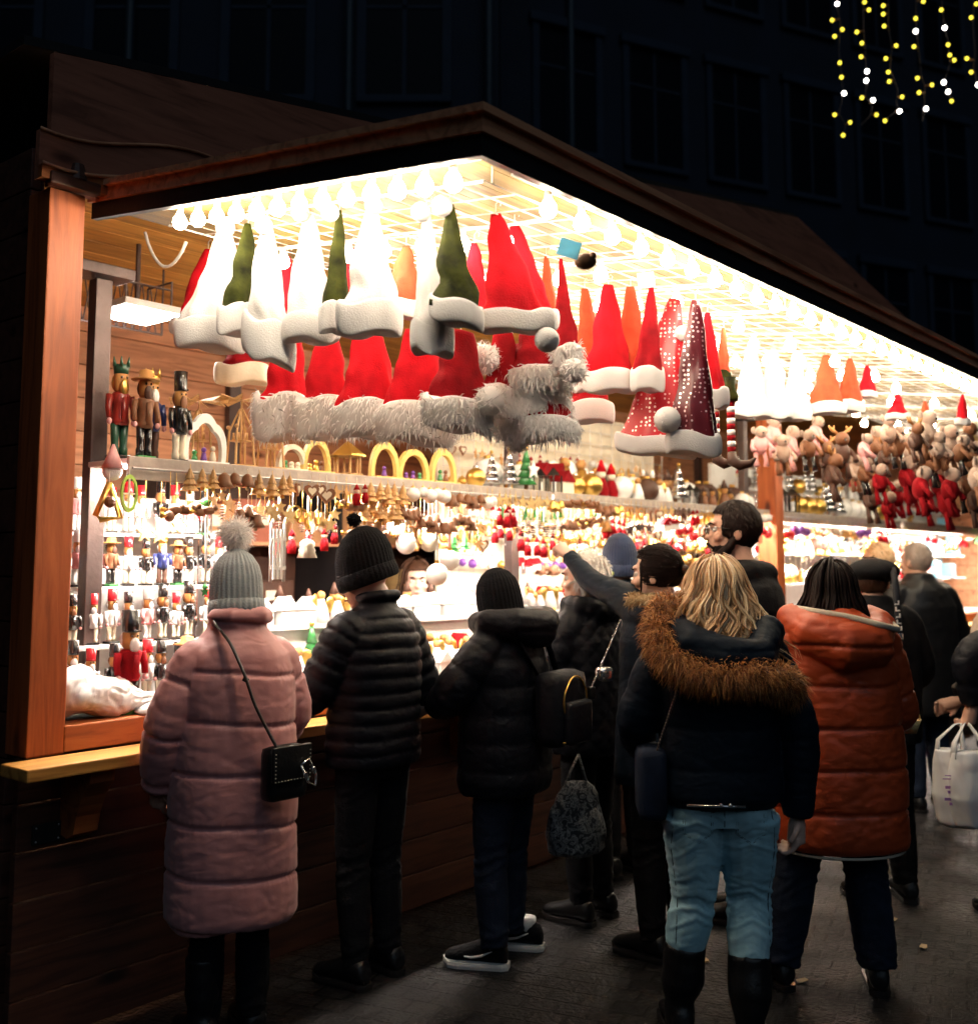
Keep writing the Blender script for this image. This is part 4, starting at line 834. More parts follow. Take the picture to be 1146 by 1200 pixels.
def icicle(r, p):
    cordto(r, p); mb = MB(); mb.lathe([(.03, 0), (.034, -.012), (.02, -.03)], n=10); mb.build('cap', 'gloss_green', r, True)
    for x, l in ((0, .33), (-.02, .14), (.022, .13)): mb = MB(); mb.tube([(x, 0, -.02), (x, 0, -l)], [.008, .003], 7); mb.build('drop', 'gloss_white', r, True)
    mb = MB(); mb.ball((0, 0, -.34), .012, 8); mb.poly([(x, -.36 + y) for x, y in star_pts(.02, .009)], 'y', -.003, .003); mb.build('star', 'gloss_green', r)
showpiece('icicle_ornament', 'long white icicle ornament with green tip star beside the dark post', 243, 586, -.02, icicle)
def bauble(mat, rad, ribbon):
    def f(r, p):
        mb = MB(); mb.lohi((-.009, -.001, 0), (.009, .001, max(.05, 1.96 - p.z))); mb.build('ribbon', ribbon, r)
        mb = MB(); mb.ball((0, 0, -rad - .012), rad, 20); mb.build('ball', mat, r, True)
        mb = MB(); mb.lathe([(.012, -.014), (.012, .002)], n=10); mb.build('cap', 'gold', r)
    return f
showpiece('bauble', 'white bauble with painted flower before the saleswoman', 476, 622, -.04, bauble('gloss_white', .05, 'cream'))
showpiece('bauble', 'cream bauble second in the hanging group of four', 503, 622, -.06, bauble('cream', .046, 'cream'))
showpiece('bauble', 'white bauble on a pink ribbon right in the hanging group', 527, 642, -.04, bauble('gloss_white', .05, 'pink_paint'))
showpiece('bauble', 'lowest white bauble with pink band in the hanging group', 512, 657, -.02, bauble('gloss_white', .055, 'white_paint'))
def snow(r, p):
    cordto(r, p)
    for k in range(3): mb = MB(); mb.box((0, 0, -.04), (.085, .006, .012), R=Matrix.Rotation(k * PI / 3, 3, 'Y')); mb.box((0, 0, -.04), (.03, .007, .03), R=Matrix.Rotation(k * PI / 3 + .5, 3, 'Y')) if k == 0 else None; mb.build('arm', 'toy_wood', r)
showpiece('snowflake_ornament', 'bare wood snowflake hanging above the black hooded jacket', 560, 628, -.03, snow)
def oval(r, p):
    cordto(r, p); n = 20; mb = MB(); mb.rings([[(.034 * k * math.cos(2 * PI * i / n), y, -.07 + .07 * k * math.sin(2 * PI * i / n)) for k, y in ((1, -.005), (1, .005), (.8, .005), (.8, -.005))] for i in range(n + 1)]); mb.build('frame', 'lime', r); mb = MB(); mb.lohi((-.024, -.003, -.074), (.024, .003, -.068)); mb.lohi((-.003, -.003, -.125), (.003, .003, -.014)); mb.build('inlay', 'cream', r)
showpiece('oval_ornament', 'yellow oval window ornament hanging below the big nutcrackers', 152, 556, .0, oval)
def tri(r, p):
    cordto(r, p); mb = MB(); mb.tube([(0, 0, 0), (-.05, 0, -.12), (-.03, 0, -.135), (.05, 0, -.125), (0, 0, 0)], .011, 8); mb.build('frame', 'gold', r, True); mb = MB(); mb.ball((0, -.01, -.07), .022, 8); mb.build('figure', 'brown', r)
showpiece('bell_frame_ornament', 'golden bell shaped frame with brown figure, near the strip lamp', 128, 566, -.03, tri)
def gnome(r, p):
    cordto(r, p); mb = MB(); mb.ball((0, 0, 0), .04, 12, d=(1, .7, .9)); mb.build('body', 'white_plush', r, True); mb = MB(); mb.lathe([(.042, .01), (.02, .06), (.004, .1)], n=12); mb.build('cap', 'pink_paint', r, True)
showpiece('gnome_ornament', 'white fluffy gnome ornament with pink cap by the oval frame', 132, 552, -.05, gnome)
def star5(r, p): cordto(r, p); mb = MB(); mb.poly([(x, -.05 + y) for x, y in star_pts(.055, .024)], 'y', -.005, .005); mb.build('star', 'white_paint', r)
showpiece('star_ornament', 'flat white wooden star on the back shelf side of the rod', 372, 600, -.08, star5)
showpiece('large_star_ornament', 'large grey white star ornament leaning over the shelf under nested hats', 625, 540, -.03, star5)
for j, (t, z, w, h) in enumerate(((10.55, 1.6965, .2, .22), (10.9, 1.6965, .16, .16), (11.2, 1.9565, .22, .18), (10.75, 1.4365, .24, .2), (11.5, 1.6965, .2, .22), (11.3, 1.4365, .2, .16))):
    r = thing('gift_box', ['tall pale blue gift box', 'small pale blue gift box', 'pale blue gift box high up', 'wide pale blue gift box low down', 'pale blue gift box nearest the far wall', 'squat pale blue gift box'][j] + ' on the bright shelving at its far end', 'box', H(t, -.4, z), FR)
    mb = MB(); mb.lohi((-w / 2, -.05, 0), (w / 2, .05, h), bev=.004); mb.build('carton', 'light_blue', r); mb = MB(); mb.lohi((-.012, -.0525, 0), (.012, -.0505, h)); mb.build('ribbon', 'gloss_white', r)
# white plastic bag on the counter
def crumple(co, no): return .03 * nz(co, 8, 8, 8) - .03 * np.clip(.16 - np.abs(nz(co, 11, 11, 11, 5)), 0, 1) - .02 * np.clip(.16 - np.abs(nz(co, 22, 22, 22, 9)), 0, 1)
m, nt, b = newmat('plastic_film'); b.inputs['Base Color'].default_value = (.82, .83, .84, 1); b.inputs['Roughness'].default_value = .28; b.inputs['Subsurface Weight'].default_value = .2; b.inputs['Subsurface Radius'].default_value = (.02, .02, .02)
mb = MB(); mb.ball((0, 0, .07), .1, 16, d=(1.6, .9, .75)); mb.ball((-.1, .02, .1), .09, 14, d=(1, .8, 1.1)); mb.tube([(-.13, 0, .1), (-.17, .0, .19), (-.15, 0, .25)], [.05, .035, .015], 10); mb.tube([(.1, 0, .06), (.2, -.02, .04), (.24, -.02, .045)], [.06, .04, .015], 10)
me = fused(mb, 'plastic_film', 'plastic_bag', .008, 3, crumple); o = link('plastic_bag', me, None, H(.2, -.06, 1.066), FR); tag(o, 'crumpled white plastic bag lying on the counter by the corner post', 'plastic bag')
mb = MB(); mb.lathe([(.09, 0), (.1, .012), (.07, .03), (.03, .045), (0, .05)], n=20); o = mb.build('jar_lid', 'gloss_white', None, True); o.location = H(.42, .0, 1.0605); tag(o, 'round white lid beside the plastic bag on the counter', 'lid')
# ================================================================ people
plain('skin', (.62, .36, .26), .5, var=.08, bump=.05); plain('skin_pale', (.7, .45, .35), .5, var=.08, bump=.05)
plain('lip', (.45, .16, .13), .45); plain('eye_white', (.75, .73, .7), .3); 
plain('nylon_pink', (.5, .21, .21), .5, var=.03, bump=.04, bscale=90, sheen=.2, crinkle=0.16)
plain('nylon_black', (.0045, .0052, .009), .55, spec=.2, var=.2, bump=.12, bscale=80, crinkle=0.3)
plain('nylon_navy', (.004, .009, .018), .6, spec=.14, var=.2, bump=.12, bscale=80, crinkle=0.25)
plain('cloth_black', (.004, .004, .0055), .8, spec=.2, var=.3, bump=.3, bscale=120)
plain('nylon_orange', (.42, .056, .011), .5, var=.05, bump=.05, bscale=80, crinkle=0.22)
plain('lining_cream', (.55, .48, .38), .9, var=.1, bump=.4, bscale=150)
plain('knit_grey', (.28, .3, .31), .9, var=.12, bump=.4, bscale=160, sheen=.3)
plain('knit_black', (.005, .005, .007), .9, spec=.15, var=.2, bump=.4, bscale=160)
plain('knit_navy', (.012, .025, .07), .9, var=.2, bump=.4, bscale=160, sheen=.2)
plain('denim_dark', (.01, .016, .033), .8, spec=.2, var=.3, bump=.25, bscale=200)
plain('leather_black', (.007, .007, .008), .38, spec=.35, var=.2, bump=.2, bscale=90)
plain('rubber_white', (.75, .73, .7), .5, var=.06); plain('hair_dark', (.011, .005, .004), .6, spec=.14, var=.3, island=.3); plain('hair_brown', (.045, .02, .011), .5, spec=.2, var=.3, island=.3)
strands('hair_blonde', [(.0, (.2, .09, .035)), (.22, (.5, .26, .11)), (.55, (.8, .5, .26)), (1., (.95, .72, .46))], .4); plain('hair_white', (.78, .74, .7), .6, var=.1, island=.12, bump=0); plain('hair_grey', (.34, .27, .23), .6, var=.2, island=.2)
strands('fur_fox', [(.0, (.05, .018, .006)), (.25, (.2, .065, .015)), (.6, (.5, .17, .035)), (1., (.8, .42, .13))], .6, .25); strands('fur_beige', [(.0, (.14, .08, .03)), (.5, (.4, .26, .12)), (1., (.62, .46, .26))], .6, .25); plain('fur_pom', (.94, .9, .88), .8, var=.04, island=.1, bump=0, trans=.5)
plain('cardigan', (.55, .42, .3), .9, var=.15, bump=.4, bscale=120); plain('top_purple', (.14, .1, .2), .8)
plain('scarf_green', (.35, .42, .1), .9)
m, nt, b = newmat('denim_light'); tc = N(nt, 'ShaderNodeTexCoord'); n1 = N(nt, 'ShaderNodeTexNoise', Scale=7., Detail=6.); nt.links.new(tc.outputs['Object'], n1.inputs['Vector'])
r_ = ramp(nt, [(.3, (.24, .46, .55)), (.5, (.36, .62, .71)), (.75, (.5, .76, .84))]); nt.links.new(n1.outputs['Fac'], r_.inputs['Fac']); nt.links.new(r_.outputs[0], b.inputs['Base Color']); b.inputs['Roughness'].default_value = .85
wv = N(nt, 'ShaderNodeTexNoise', Scale=420., Detail=2.); nt.links.new(tc.outputs['Object'], wv.inputs['Vector']); bp = N(nt, 'ShaderNodeBump', Strength=.3, Distance=.002); nt.links.new(wv.outputs['Fac'], bp.inputs['Height']); nt.links.new(bp.outputs[0], b.inputs['Normal'])
m, nt, b = newmat('paisley'); tc = N(nt, 'ShaderNodeTexCoord'); n1 = N(nt, 'ShaderNodeTexNoise', Scale=22., Detail=3., Distortion=2.5); nt.links.new(tc.outputs['Object'], n1.inputs['Vector'])
r_ = ramp(nt, [(.46, (.015, .02, .03)), (.52, (.3, .32, .34)), (.58, (.02, .025, .035)), (.66, (.22, .24, .26))]); nt.links.new(n1.outputs['Fac'], r_.inputs['Fac']); nt.links.new(r_.outputs[0], b.inputs['Base Color']); b.inputs['Roughness'].default_value = .45

class Fig:
    def __init__(s, label, u, d, heading, H_):
        p = atY(u, 700, d); s.h = math.radians(heading); s.H = H_
        s.root = thing('person', label, 'person', (p.x, p.y, 0), s.h)
        s.p = Vector((p.x, p.y, 0)); s.body = MB(); s.M = Matrix.Rotation(-s.h, 3, 'Z'); s.top = Vector((0, .01, .87 * H_))
        s.R = Matrix.Identity(3)
    def loc(s, u, v, Y): return s.M @ (atY(u, v, Y) - s.p)
    def head(s, yaw=0, pitch=0, roll=0, face=False, neckz=None):
        k = s.H / 1.7; s.k = k
        s.R = Matrix.Rotation(math.radians(yaw), 3, 'Z') @ Matrix.Rotation(math.radians(roll), 3, 'Y') @ Matrix.Rotation(math.radians(-pitch), 3, 'X')
        s.piv = Vector((0, .0, .872 * s.H)); s.c = s.piv + s.R @ Vector((0, .022 * k, .075 * k))     # skull centre
        c, R = s.c, s.R
        def eb(p, r, d, n=16):
            t = MB(); t.ball((0, 0, 0), r * k, n, d=d); s.body.add([c + R @ (Vector(v) + Vector(p) * k) for v in t.v], t.f)
        eb((0, -.01, .022), .1, (.76, .97, .96)); eb((0, .03, -.052), .07, (.82, .93, .95)); eb((0, .06, -.03), .05, (1.0, .75, 1.2)); eb((0, .074, -.098), .022, (1.1, .8, .8))
        eb((0, .085, .03), .03, (1.5, .5, .5)); eb((0, .101, -.03), .017, (.9, .9, .8)); eb((0, .094, -.012), .013, (.8, .8, 2.0)); eb((0, .086, -.066), .016, (1.5, .7, .5)); eb((0, .085, -.076), .016, (1.35, .7, .5))
        for sg in (-1, 1): eb((sg * .078, -.008, -.012), .031, (.28, .62, 1.)); eb((sg * .042, .068, -.03), .026, (1, .8, .8))
        s.body.tube([s.piv + Vector((0, -.02, -.1 * k)), s.piv, c + R @ Vector((0, -.005, -.04 * k))], [.062 * k, .052 * k, .053 * k], 14)
        if face:
            for sg in (-1, 1):
                e = MB(); e.ball((0, 0, 0), .0125 * k, 10); q = [c + R @ (Vector(v) + Vector((sg * .032, .0775, .004)) * k) for v in e.v]; mb = MB(); mb.add(q, e.f); o = mb.build('eye', 'eye_white', s.root, True)
                e = MB(); e.ball((0, 0, 0), .006 * k, 8); mb = MB(); mb.add([c + R @ (Vector(v) + Vector((sg * .032, .0865, .004)) * k) for v in e.v], e.f); mb.build('iris', 'gloss_black', o, True)
                mb = MB(); mb.tube([c + R @ (Vector(p) * k) for p in ((sg * .014, .1, .022), (sg * .032, .098, .029), (sg * .05, .083, .023))], [.003, .005, .002], 6); mb.build('eyebrow', 'hair_dark', s.root, True)
            mb = MB(); mb.tube([c + R @ (Vector(p) * k) for p in ((-.022, .09, -.07), (0, .1005, -.068), (.022, .09, -.07))], [.002, .0055, .002], 7); mb.build('mouth', 'lip', s.root, True)
        return s
    def hand(s, wrist, d, n, side, curl=.5, index=None):
        """palm at wrist along d, palm faces n; side +1 puts the thumb on d x n's side"""
        w = Vector(wrist); d = Vector(d).normalized(); n = Vector(n); n = (n - d * n.dot(d)).normalized(); x = d.cross(n) * side
        b = s.body
        b.tube([w - d * .05, w, w + d * .03, w + d * .085], [.024, .025, .03, .032], 12, flat=1.)
        b.tube([w + x * .014 + d * .02, w + x * .02 + d * .09], [.016, .012], 8); b.tube([w - x * .018 + d * .02, w - x * .024 + d * .085], [.015, .012], 8)
        for i, (off, ln) in enumerate(((.027, .068), (.009, .078), (-.009, .072), (-.027, .056))):
            cu = curl * (1 + .12 * i) if not (index is not None and i == 0) else index
            p = w + d * .083 + x * off; a = 0; pts = [p - d * .02, p]
            for L_ in (.42, .33, .25):
                a += cu * .75; p = p + (d * math.cos(a) + n * math.sin(a)) * ln * L_; pts.append(p)
            b.tube(pts, [.0105, .0105, .0095, .0088, .007], 8)
        t0 = w + x * .024 + d * .022; b.tube([t0 - x * .012, t0, t0 + x * .022 + d * .025 + n * .012, t0 + x * .024 + d * .05 + n * .026], [.014, .0135, .0105, .008], 8)
    def finish_body(s, torso=True, skin='skin', voxel=.0065):
        H_ = s.H; b = s.body
        if torso:
            b.rings([[Vector((rx * math.cos(2 * PI * j / 16), ry * math.sin(2 * PI * j / 16), z * H_)) for j in range(16)] for z, rx, ry in ((.46, .08, .06), (.55, .12, .08), (.7, .12, .08), (.79, .13, .07), (.83, .06, .055), (.86, .05, .05))])
        me = fused(b, skin, 'body', voxel, 2); link('body', me, s.root); return s
    def coat(s, rings, arms, mat, sp=.15, A=.008, arm_sp=None, wr=.004, voxel=.0105, extra=None, name='coat', seam_tilt=0., soft=.55, diamond=0, aw=1.):
        mb = MB(); n = 28
        mb.rings([[Vector((rx * math.copysign(abs(math.cos(2 * PI * j / n)) ** .85, math.cos(2 * PI * j / n)), y0 + ry * math.copysign(abs(math.sin(2 * PI * j / n)) ** .85, math.sin(2 * PI * j / n)), z)) for j in range(n)] for z, rx, ry, y0 in rings])
        segs = []
        for pts, rad in arms:
            pts = [Vector(p) for p in pts]; rad = list(rad)
            pts = [Vector((pts[0].x * .4, pts[0].y - .005, pts[0].z + .012))] + pts; rad = [rad[0] * .72, rad[0] * .93] + rad[1:]
            sm = []; sr = []
            for i in range(len(pts) - 1):                          # round the elbow a little
                for q in range(6): 
                    f = q / 6; sm.append(pts[i].lerp(pts[i + 1], f)); sr.append(rad[i] + (rad[i + 1] - rad[i]) * f)
            sm.append(pts[-1]); sr.append(rad[-1])
            for _ in range(2): sm = [sm[0]] + [(sm[i - 1] + sm[i] * 2 + sm[i + 1]) / 4 for i in range(1, len(sm) - 1)] + [sm[-1]]
            mb.tube(sm, sr, 16); segs.append((np.array([tuple(p) for p in sm]), np.array(sr)))
        if extra: extra(mb)
        RZ = np.array([r[0] for r in rings]); asp = arm_sp or sp
        def disp(co, no):
            rx = np.interp(co[:, 2], RZ, [r[1] for r in rings]); ry = np.interp(co[:, 2], RZ, [r[2] for r in rings]); y0 = np.interp(co[:, 2], RZ, [r[3] for r in rings])
            tn = np.sqrt((co[:, 0] / rx) ** 2 + ((co[:, 1] - y0) / ry) ** 2)
            c = co[:, 2] - rings[0][0] + seam_tilt * co[:, 0] + .006 * nz(co, 7, 7, 3, 2); per = np.full(len(co), sp, np.float32); best = tn * 1.0; isarm = np.zeros(len(co), bool)
            for P, Rr in segs:
                acc = 0.
                for i in range(len(P) - 1):
                    d = P[i + 1] - P[i]; L_ = np.linalg.norm(d); d = d / max(L_, 1e-6); q = (co - P[i]) @ d; qc = np.clip(q, 0, L_); dist = np.linalg.norm(co - P[i] - qc[:, None] * d, axis=1) / (Rr[i] * 1.0)
                    mk = dist < best; best = np.where(mk, dist, best); c = np.where(mk, acc + qc, c); per = np.where(mk, asp, per); isarm |= mk; acc += L_
            ph = np.abs(np.sin(PI * c / per))
            if diamond:
                th = np.arctan2(co[:, 1], co[:, 0]) * .2; ph = np.minimum(np.abs(np.sin(PI * (c + th) / per)), np.abs(np.sin(PI * (c - th) / per)))
            q = A * ((ph ** soft - .75) if soft > .35 else (.35 * ph + .3 - 1.0 * np.exp(-(ph / .13) ** 2)))
            w1 = nz(co, 6, 6, 13, 1); w2 = nz(co, 24, 24, 48, 3); w3 = nz(co, 5, 5, 5, 8)
            crease = np.abs(w1)
            near = np.clip(1.2 - ph * 2.2, 0, 1)                       # gathers run out from the stitched lines
            gat = nz(np.stack([np.arctan2(co[:, 1], co[:, 0]) * .25, np.arctan2(co[:, 1], co[:, 0]) * .25, co[:, 2] * .3], 1), 60, 60, 30, 4)
            return q + wr * (.9 * w3 - 1.1 * (.25 - crease) * np.clip(1 - crease * 4, 0, 1) + .22 * w2) * np.where(isarm, aw * 1.25, 1.) + A * .28 * near * gat
        me = fused(mb, mat, name, voxel, 9, disp); return link(name, me, s.root)
    def legs(s, hip, legs, mat, rad=(.092, .064, .046), wr=.006, voxel=.009, name='trousers', seat=.0, zcut=None):
        mb = MB(); hz, hw = hip
        if seat: 
            for sg in (-1, 1): mb.ball((sg * .075, -.035, hz - .05), .1, 16, d=(.95, .95, 1.1))
        mb.rings([[Vector((rx * math.cos(2 * PI * j / 20), ry * math.sin(2 * PI * j / 20), z)) for j in range(20)] for z, rx, ry in ((hz - .1, hw * .9, hw * .62), (hz, hw, hw * .68), (hz + .1, hw * .88, hw * .6))])
        P = []
        for pts in legs:
            pts = [Vector(p) for p in pts]; a, k, e = pts[:3]; sm = []; sr = []
            for q in range(9): f = q / 8; sm.append(a.lerp(k, f)); sr.append(rad[0] + (rad[1] - rad[0]) * f ** .9)
            for q in range(1, 9): f = q / 8; sm.append(k.lerp(e, f)); sr.append(rad[1] + (rad[2] - rad[1]) * f + .012 * math.sin(PI * min(1, f * 1.3)) * (1 if mat == 'denim_light' else .3))
            for _ in range(2): sm = [sm[0]] + [(sm[i - 1] + sm[i] * 2 + sm[i + 1]) / 4 for i in range(1, len(sm) - 1)] + [sm[-1]]
            mb.tube(sm, sr, 16); P.append((k.z, e.z))
        kz = P[0][0]; ez = P[0][1]
        def disp(co, no):
            z = co[:, 2]; kn = np.exp(-((z - kz) / .09) ** 2) + 1.1 * np.exp(-((z - ez) / .1) ** 2) + .6 * np.exp(-((z - hz + .12) / .08) ** 2) + .25
            cw = co.copy(); cw[:, 2] += .45 * np.abs(co[:, 0] - np.where(co[:, 0] > 0, .09, -.09)) + .02 * nz(co, 9, 9, 9, 4); w = np.abs(nz(cw, 5, 5, 22, 1)); w2 = np.abs(nz(cw, 9, 9, 40, 6)); return wr * kn * (1.5 * np.clip(.3 - w, 0, 1) * 2.2 - .5 - .8 * np.clip(.12 - w2, 0, 1) * 5) + .004 * nz(co, 5, 5, 4, 3)
        me = fused(mb, mat, name, voxel, 3, disp); return link(name, me, s.root)
    def shoe(s, ankle, toe, mat='leather_black', sole='gloss_black', boot=0., size=.26, w=.045, swoosh=False, cr=.055):
        a = Vector((ankle[0], ankle[1], 0)); d = Vector((toe[0], toe[1], 0)).normalized(); x = Vector((d.y, -d.x, 0))
        mb = MB(); n = 14; rs = []
        for f, hw, ht in ((-.07, .6, .05), (-.055, .85, .085), (-.02, .92, .1), (.03, .92, .095), (.08, .98, .072), (.13, 1.05, .055), (.165, .9, .045), (.188, .5, .03)):
            f *= size / .26
            rs.append([a + d * f + x * (hw * w * math.cos(2 * PI * j / n)) + Vector((0, 0, .022 + ht * .5 + ht * .5 * math.sin(2 * PI * j / n))) for j in range(n)])
        mb.rings(rs)
        if boot: mb.tube([a + Vector((0, 0, .05)), a + Vector((0, 0, .12)), a + Vector((ankle[3] * .4, ankle[4] * .4, boot * .6)) if len(ankle) > 3 else a + Vector((0, 0, boot * .6)), (a + Vector((ankle[3], ankle[4], boot))) if len(ankle) > 3 else a + Vector((0, 0, boot))], [.052, .05, cr + .006, cr + .004], 16)
        me = fused(mb, mat, 'boot' if boot else 'shoe', .008, 3, (lambda co, no: .004 * nz(co, 8, 8, 26, 2)) if boot else None)
        sh = link('boot' if boot else 'shoe', me, s.root)
        mb = MB(); rs = []
        for z, e in ((.001, .97), (.014, 1.04), (.026, 1.0)):
            rs.append([a + d * (f * size / .26) + x * (hw * w * e * sg) + Vector((0, 0, z + (.012 if f > .17 else 0))) for sg, seq in ((1, ((-.075, .5), (-.05, .85), (.0, .9), (.08, 1.02), (.13, 1.08), (.17, .9), (.192, .4))), (-1, ((.192, .4), (.17, .9), (.13, 1.08), (.08, 1.02), (.0, .9), (-.05, .85), (-.075, .5)))) for f, hw in seq])
        mb.rings(rs); mb.build('sole', sole, sh)
        if swoosh:
            for sg in (-1, 1):
                mb = MB(); o_ = x * (sg * w * .99); mb.tube([a + d * .1 + o_ * 1.0 + Vector((0, 0, .052)), a + d * .07 + o_ * 1.03 + Vector((0, 0, .05)), a + d * .03 + o_ * 1.02 + Vector((0, 0, .058)), a - d * .015 + o_ + Vector((0, 0, .078))], [.003, .006, .005, .002], 6); mb.build('emblem', 'rubber_white', sh, True)
        return sh
    def beanie(s, mat, hgt=.2, rib=36, ribd=.025, pom=None, pommat=None, fold=True, zoff=0., slouch=(0, 0), rad=.098, low=-.04):
        k = s.k; c, R = s.c, s.R; n = 144 if rib else 40
        def tr(vs): return [c + R @ (Vector(v) * k + Vector((0, -.012 * k, zoff))) for v in vs]
        prof = [(rad * .93, low), (rad * .99, low + .02), (rad * 1.0, .03), (rad * .97, .075), (rad * .86, .115), (rad * .62, .15), (rad * .3, .172), (.004, .178)]
        prof = [(r, low + (z - low) * hgt / .2 if z > low else z) for r, z in prof]
        sub = []
        for i in range(len(prof) - 1):
            for q in range(4): f = q / 4; sub.append((prof[i][0] * (1 - f) + prof[i + 1][0] * f, prof[i][1] * (1 - f) + prof[i + 1][1] * f))
        sub.append(prof[-1]); t = MB(); zt = sub[-1][1]
        rs = [[(r * .86 * (1 + ribd * math.cos(rib * 2 * PI * j / n) + .012 * math.sin(3 * 2 * PI * j / n + 9 * z)) * math.cos(2 * PI * j / n) + slouch[0] * max(0, z) / .17, r * 1.05 * (1 + ribd * math.cos(rib * 2 * PI * j / n)) * math.sin(2 * PI * j / n) + slouch[1] * max(0, z) / .17, z) for j in range(n)] for r, z in sub]
        t.rings(rs); mb = MB(); mb.add(tr(t.v), t.f); hb = mb.build('knit_hat', mat, s.root, True)
        if fold:
            t = MB(); t.rings([[(r * .88 * (1 + ribd * .7 * math.cos(rib * 2 * PI * j / n)) * math.cos(2 * PI * j / n), r * 1.06 * (1 + ribd * .7 * math.cos(rib * 2 * PI * j / n)) * math.sin(2 * PI * j / n), z) for j in range(n)] for r, z in ((rad * .94, low - .004), (rad * 1.03, low + .004), (rad * 1.05, low + .03), (rad * 1.02, low + .056), (rad * .95, low + .06))]); mb = MB(); mb.add(tr(t.v), t.f); mb.build('cuff', mat, hb, True)
        if pom:
            pc = tr([(slouch[0], slouch[1], zt + pom * .75 / k)])[0]; mb = MB(); mb.ball(pc, pom * .62, 14); pts = [Vector((random.gauss(0, 1), random.gauss(0, 1), random.gauss(0, 1))).normalized() for _ in range(1400 if pommat else 500)]
            tufts(mb, [pc + q * pom * .5 for q in pts], pts, pom * (.75 if pommat else .4), .0016 if pommat else .0025, .15, .35); mb.build('pompom', pommat or mat, hb, True)
        return hb
    def cap_hair(s, mat, grow=1.06, low=-.05, face_cut=.055, name='hair', amp=.006, flow=1300, flen=.03, fdir=(0, -.3, 0)):
        """short hair: a shell over the skull, open at the face"""
        k = s.k; c, R = s.c, s.R; mb = MB(); t = MB(); t.ball((0, 0, 0), .1, 44, d=(.79 * grow, .99 * grow, .98 * grow))
        vs = []
        for v in t.v:
            v = Vector(v) + Vector((0, -.012, .024)); nn = noise.noise(v * 38) * amp
            v = v + v.normalized() * nn
            if v.y > face_cut - .02 * max(0, (v.z - .05) / .05) and v.z < .07: v.y = face_cut - .01
            if v.z < low + .05 * max(0, min(1, (v.y + .02) / .06)): v.z = low + .05 * max(0, min(1, (v.y + .02) / .06)); v.x *= .93; v.y *= .93
            vs.append(c + R @ (v * k))
        mb.add(vs, t.f)
        if flow:
            for _ in range(flow):
                a = random.uniform(0, 2 * PI); z = random.uniform(-.3, 1.); q = Vector((math.cos(a) * math.sqrt(max(0, 1 - z * z)), math.sin(a) * math.sqrt(max(0, 1 - z * z)), z))
                p = Vector((q.x * .079 * grow, q.y * .099 * grow - .012, q.z * .098 * grow + .024))
                if p.y > face_cut - .005 and p.z < .085: continue
                if p.z < low + .05 * max(0, min(1, (p.y + .02) / .06)) + .012: continue
                d = Vector((q.x * .2 + fdir[0], q.y * .2 + fdir[1], -.9 + fdir[2])); d = (d - q * d.dot(q)); d = d.normalized() if d.length > .05 else Vector((0, -1, 0)); d = (d + q * .16 + Vector((random.gauss(0, .2), random.gauss(0, .2), random.gauss(0, .15)))).normalized()
                sd = q.cross(d).normalized() * random.uniform(.0018, .0034); L_ = flen * random.uniform(.6, 1.2); p0 = p - q * .002
                P_ = [p0 - sd, p0 + sd, p0 + d * L_ * .6 + sd * .8 - q * .001, p0 + d * L_ * .6 - sd * .8 - q * .001, p0 + d * L_ - q * .006]
                mb.add([c + R @ (v * k) for v in P_], [(0, 1, 2, 3), (3, 2, 4)])
        return mb.build(name, mat, s.root, True)
    def long_hair(s, mat, length, n=190, spread=.03, wave=.012, rad=.0055, back=150, side_len=.9, name='hair', part=.01, tail=None):
        k = s.k; c, R = s.c, s.R; mb = MB(); t = MB(); t.ball((0, 0, 0), .1, 28, d=(.8, 1.0, 1.0))
        vs = []
        for v in t.v:
            v = Vector(v) + Vector((0, -.014, .024))
            if v.y > .05 and v.z < .075: v.y = .045
            if v.z < -.03: v.z = -.03
            vs.append(c + R @ (v * k))
        mb.add(vs, t.f)
        cl = [(random.uniform(-back, back), random.uniform(0, 6), random.uniform(.8, 1.05), random.gauss(0, .012), random.uniform(.05, .6)) for _ in range(max(30, n // 8))]
        for i in range(n):
            ca, ph, cL, off, cst = random.choice(cl); a = math.radians(ca + random.gauss(0, 3.2)); ph += random.gauss(0, .25); pts = []; Ln = cL * length * random.uniform(.9, 1.05) * (1 if abs(a) < 1.6 else side_len); r2 = random.uniform(0, .012)
            sx, cx = math.sin(a), -math.cos(a); st = min(.7, max(.04, cst + random.gauss(0, .08))); r2 += max(0, off)
            for q in range(13):
                f = q / 12
                if f < .45:
                    e = st + (1.62 - st) * f / .45; rr = math.sin(e)
                    p = Vector(((.084 + r2) * rr * sx, -.014 + (.103 + r2) * rr * cx, .024 + (.1 + r2) * math.cos(e)))
                else:
                    g_ = (f - .45) / .55; p = Vector(((.084 + r2) * sx * (1 + spread * 6 * g_), -.014 + (.103 + r2) * cx * (1 + spread * 2 * g_) - .012 * g_, .02 - g_ * Ln))
                w_ = wave * max(0, f - .28); p += Vector((math.sin(f * 13 + ph) * w_ * 1.2, math.cos(f * 11 + ph) * w_ * .8, 0)); pts.append(c + R @ (p * k) if f < .45 else c + R @ (p * k))
            mb.tube(pts, [rad * .7] + [rad * random.uniform(.8, 1.25)] * 9 + [rad * .8, rad * .55, rad * .2], 5, caps=False, flat=.55)
        return mb.build(name, mat, s.root, True)
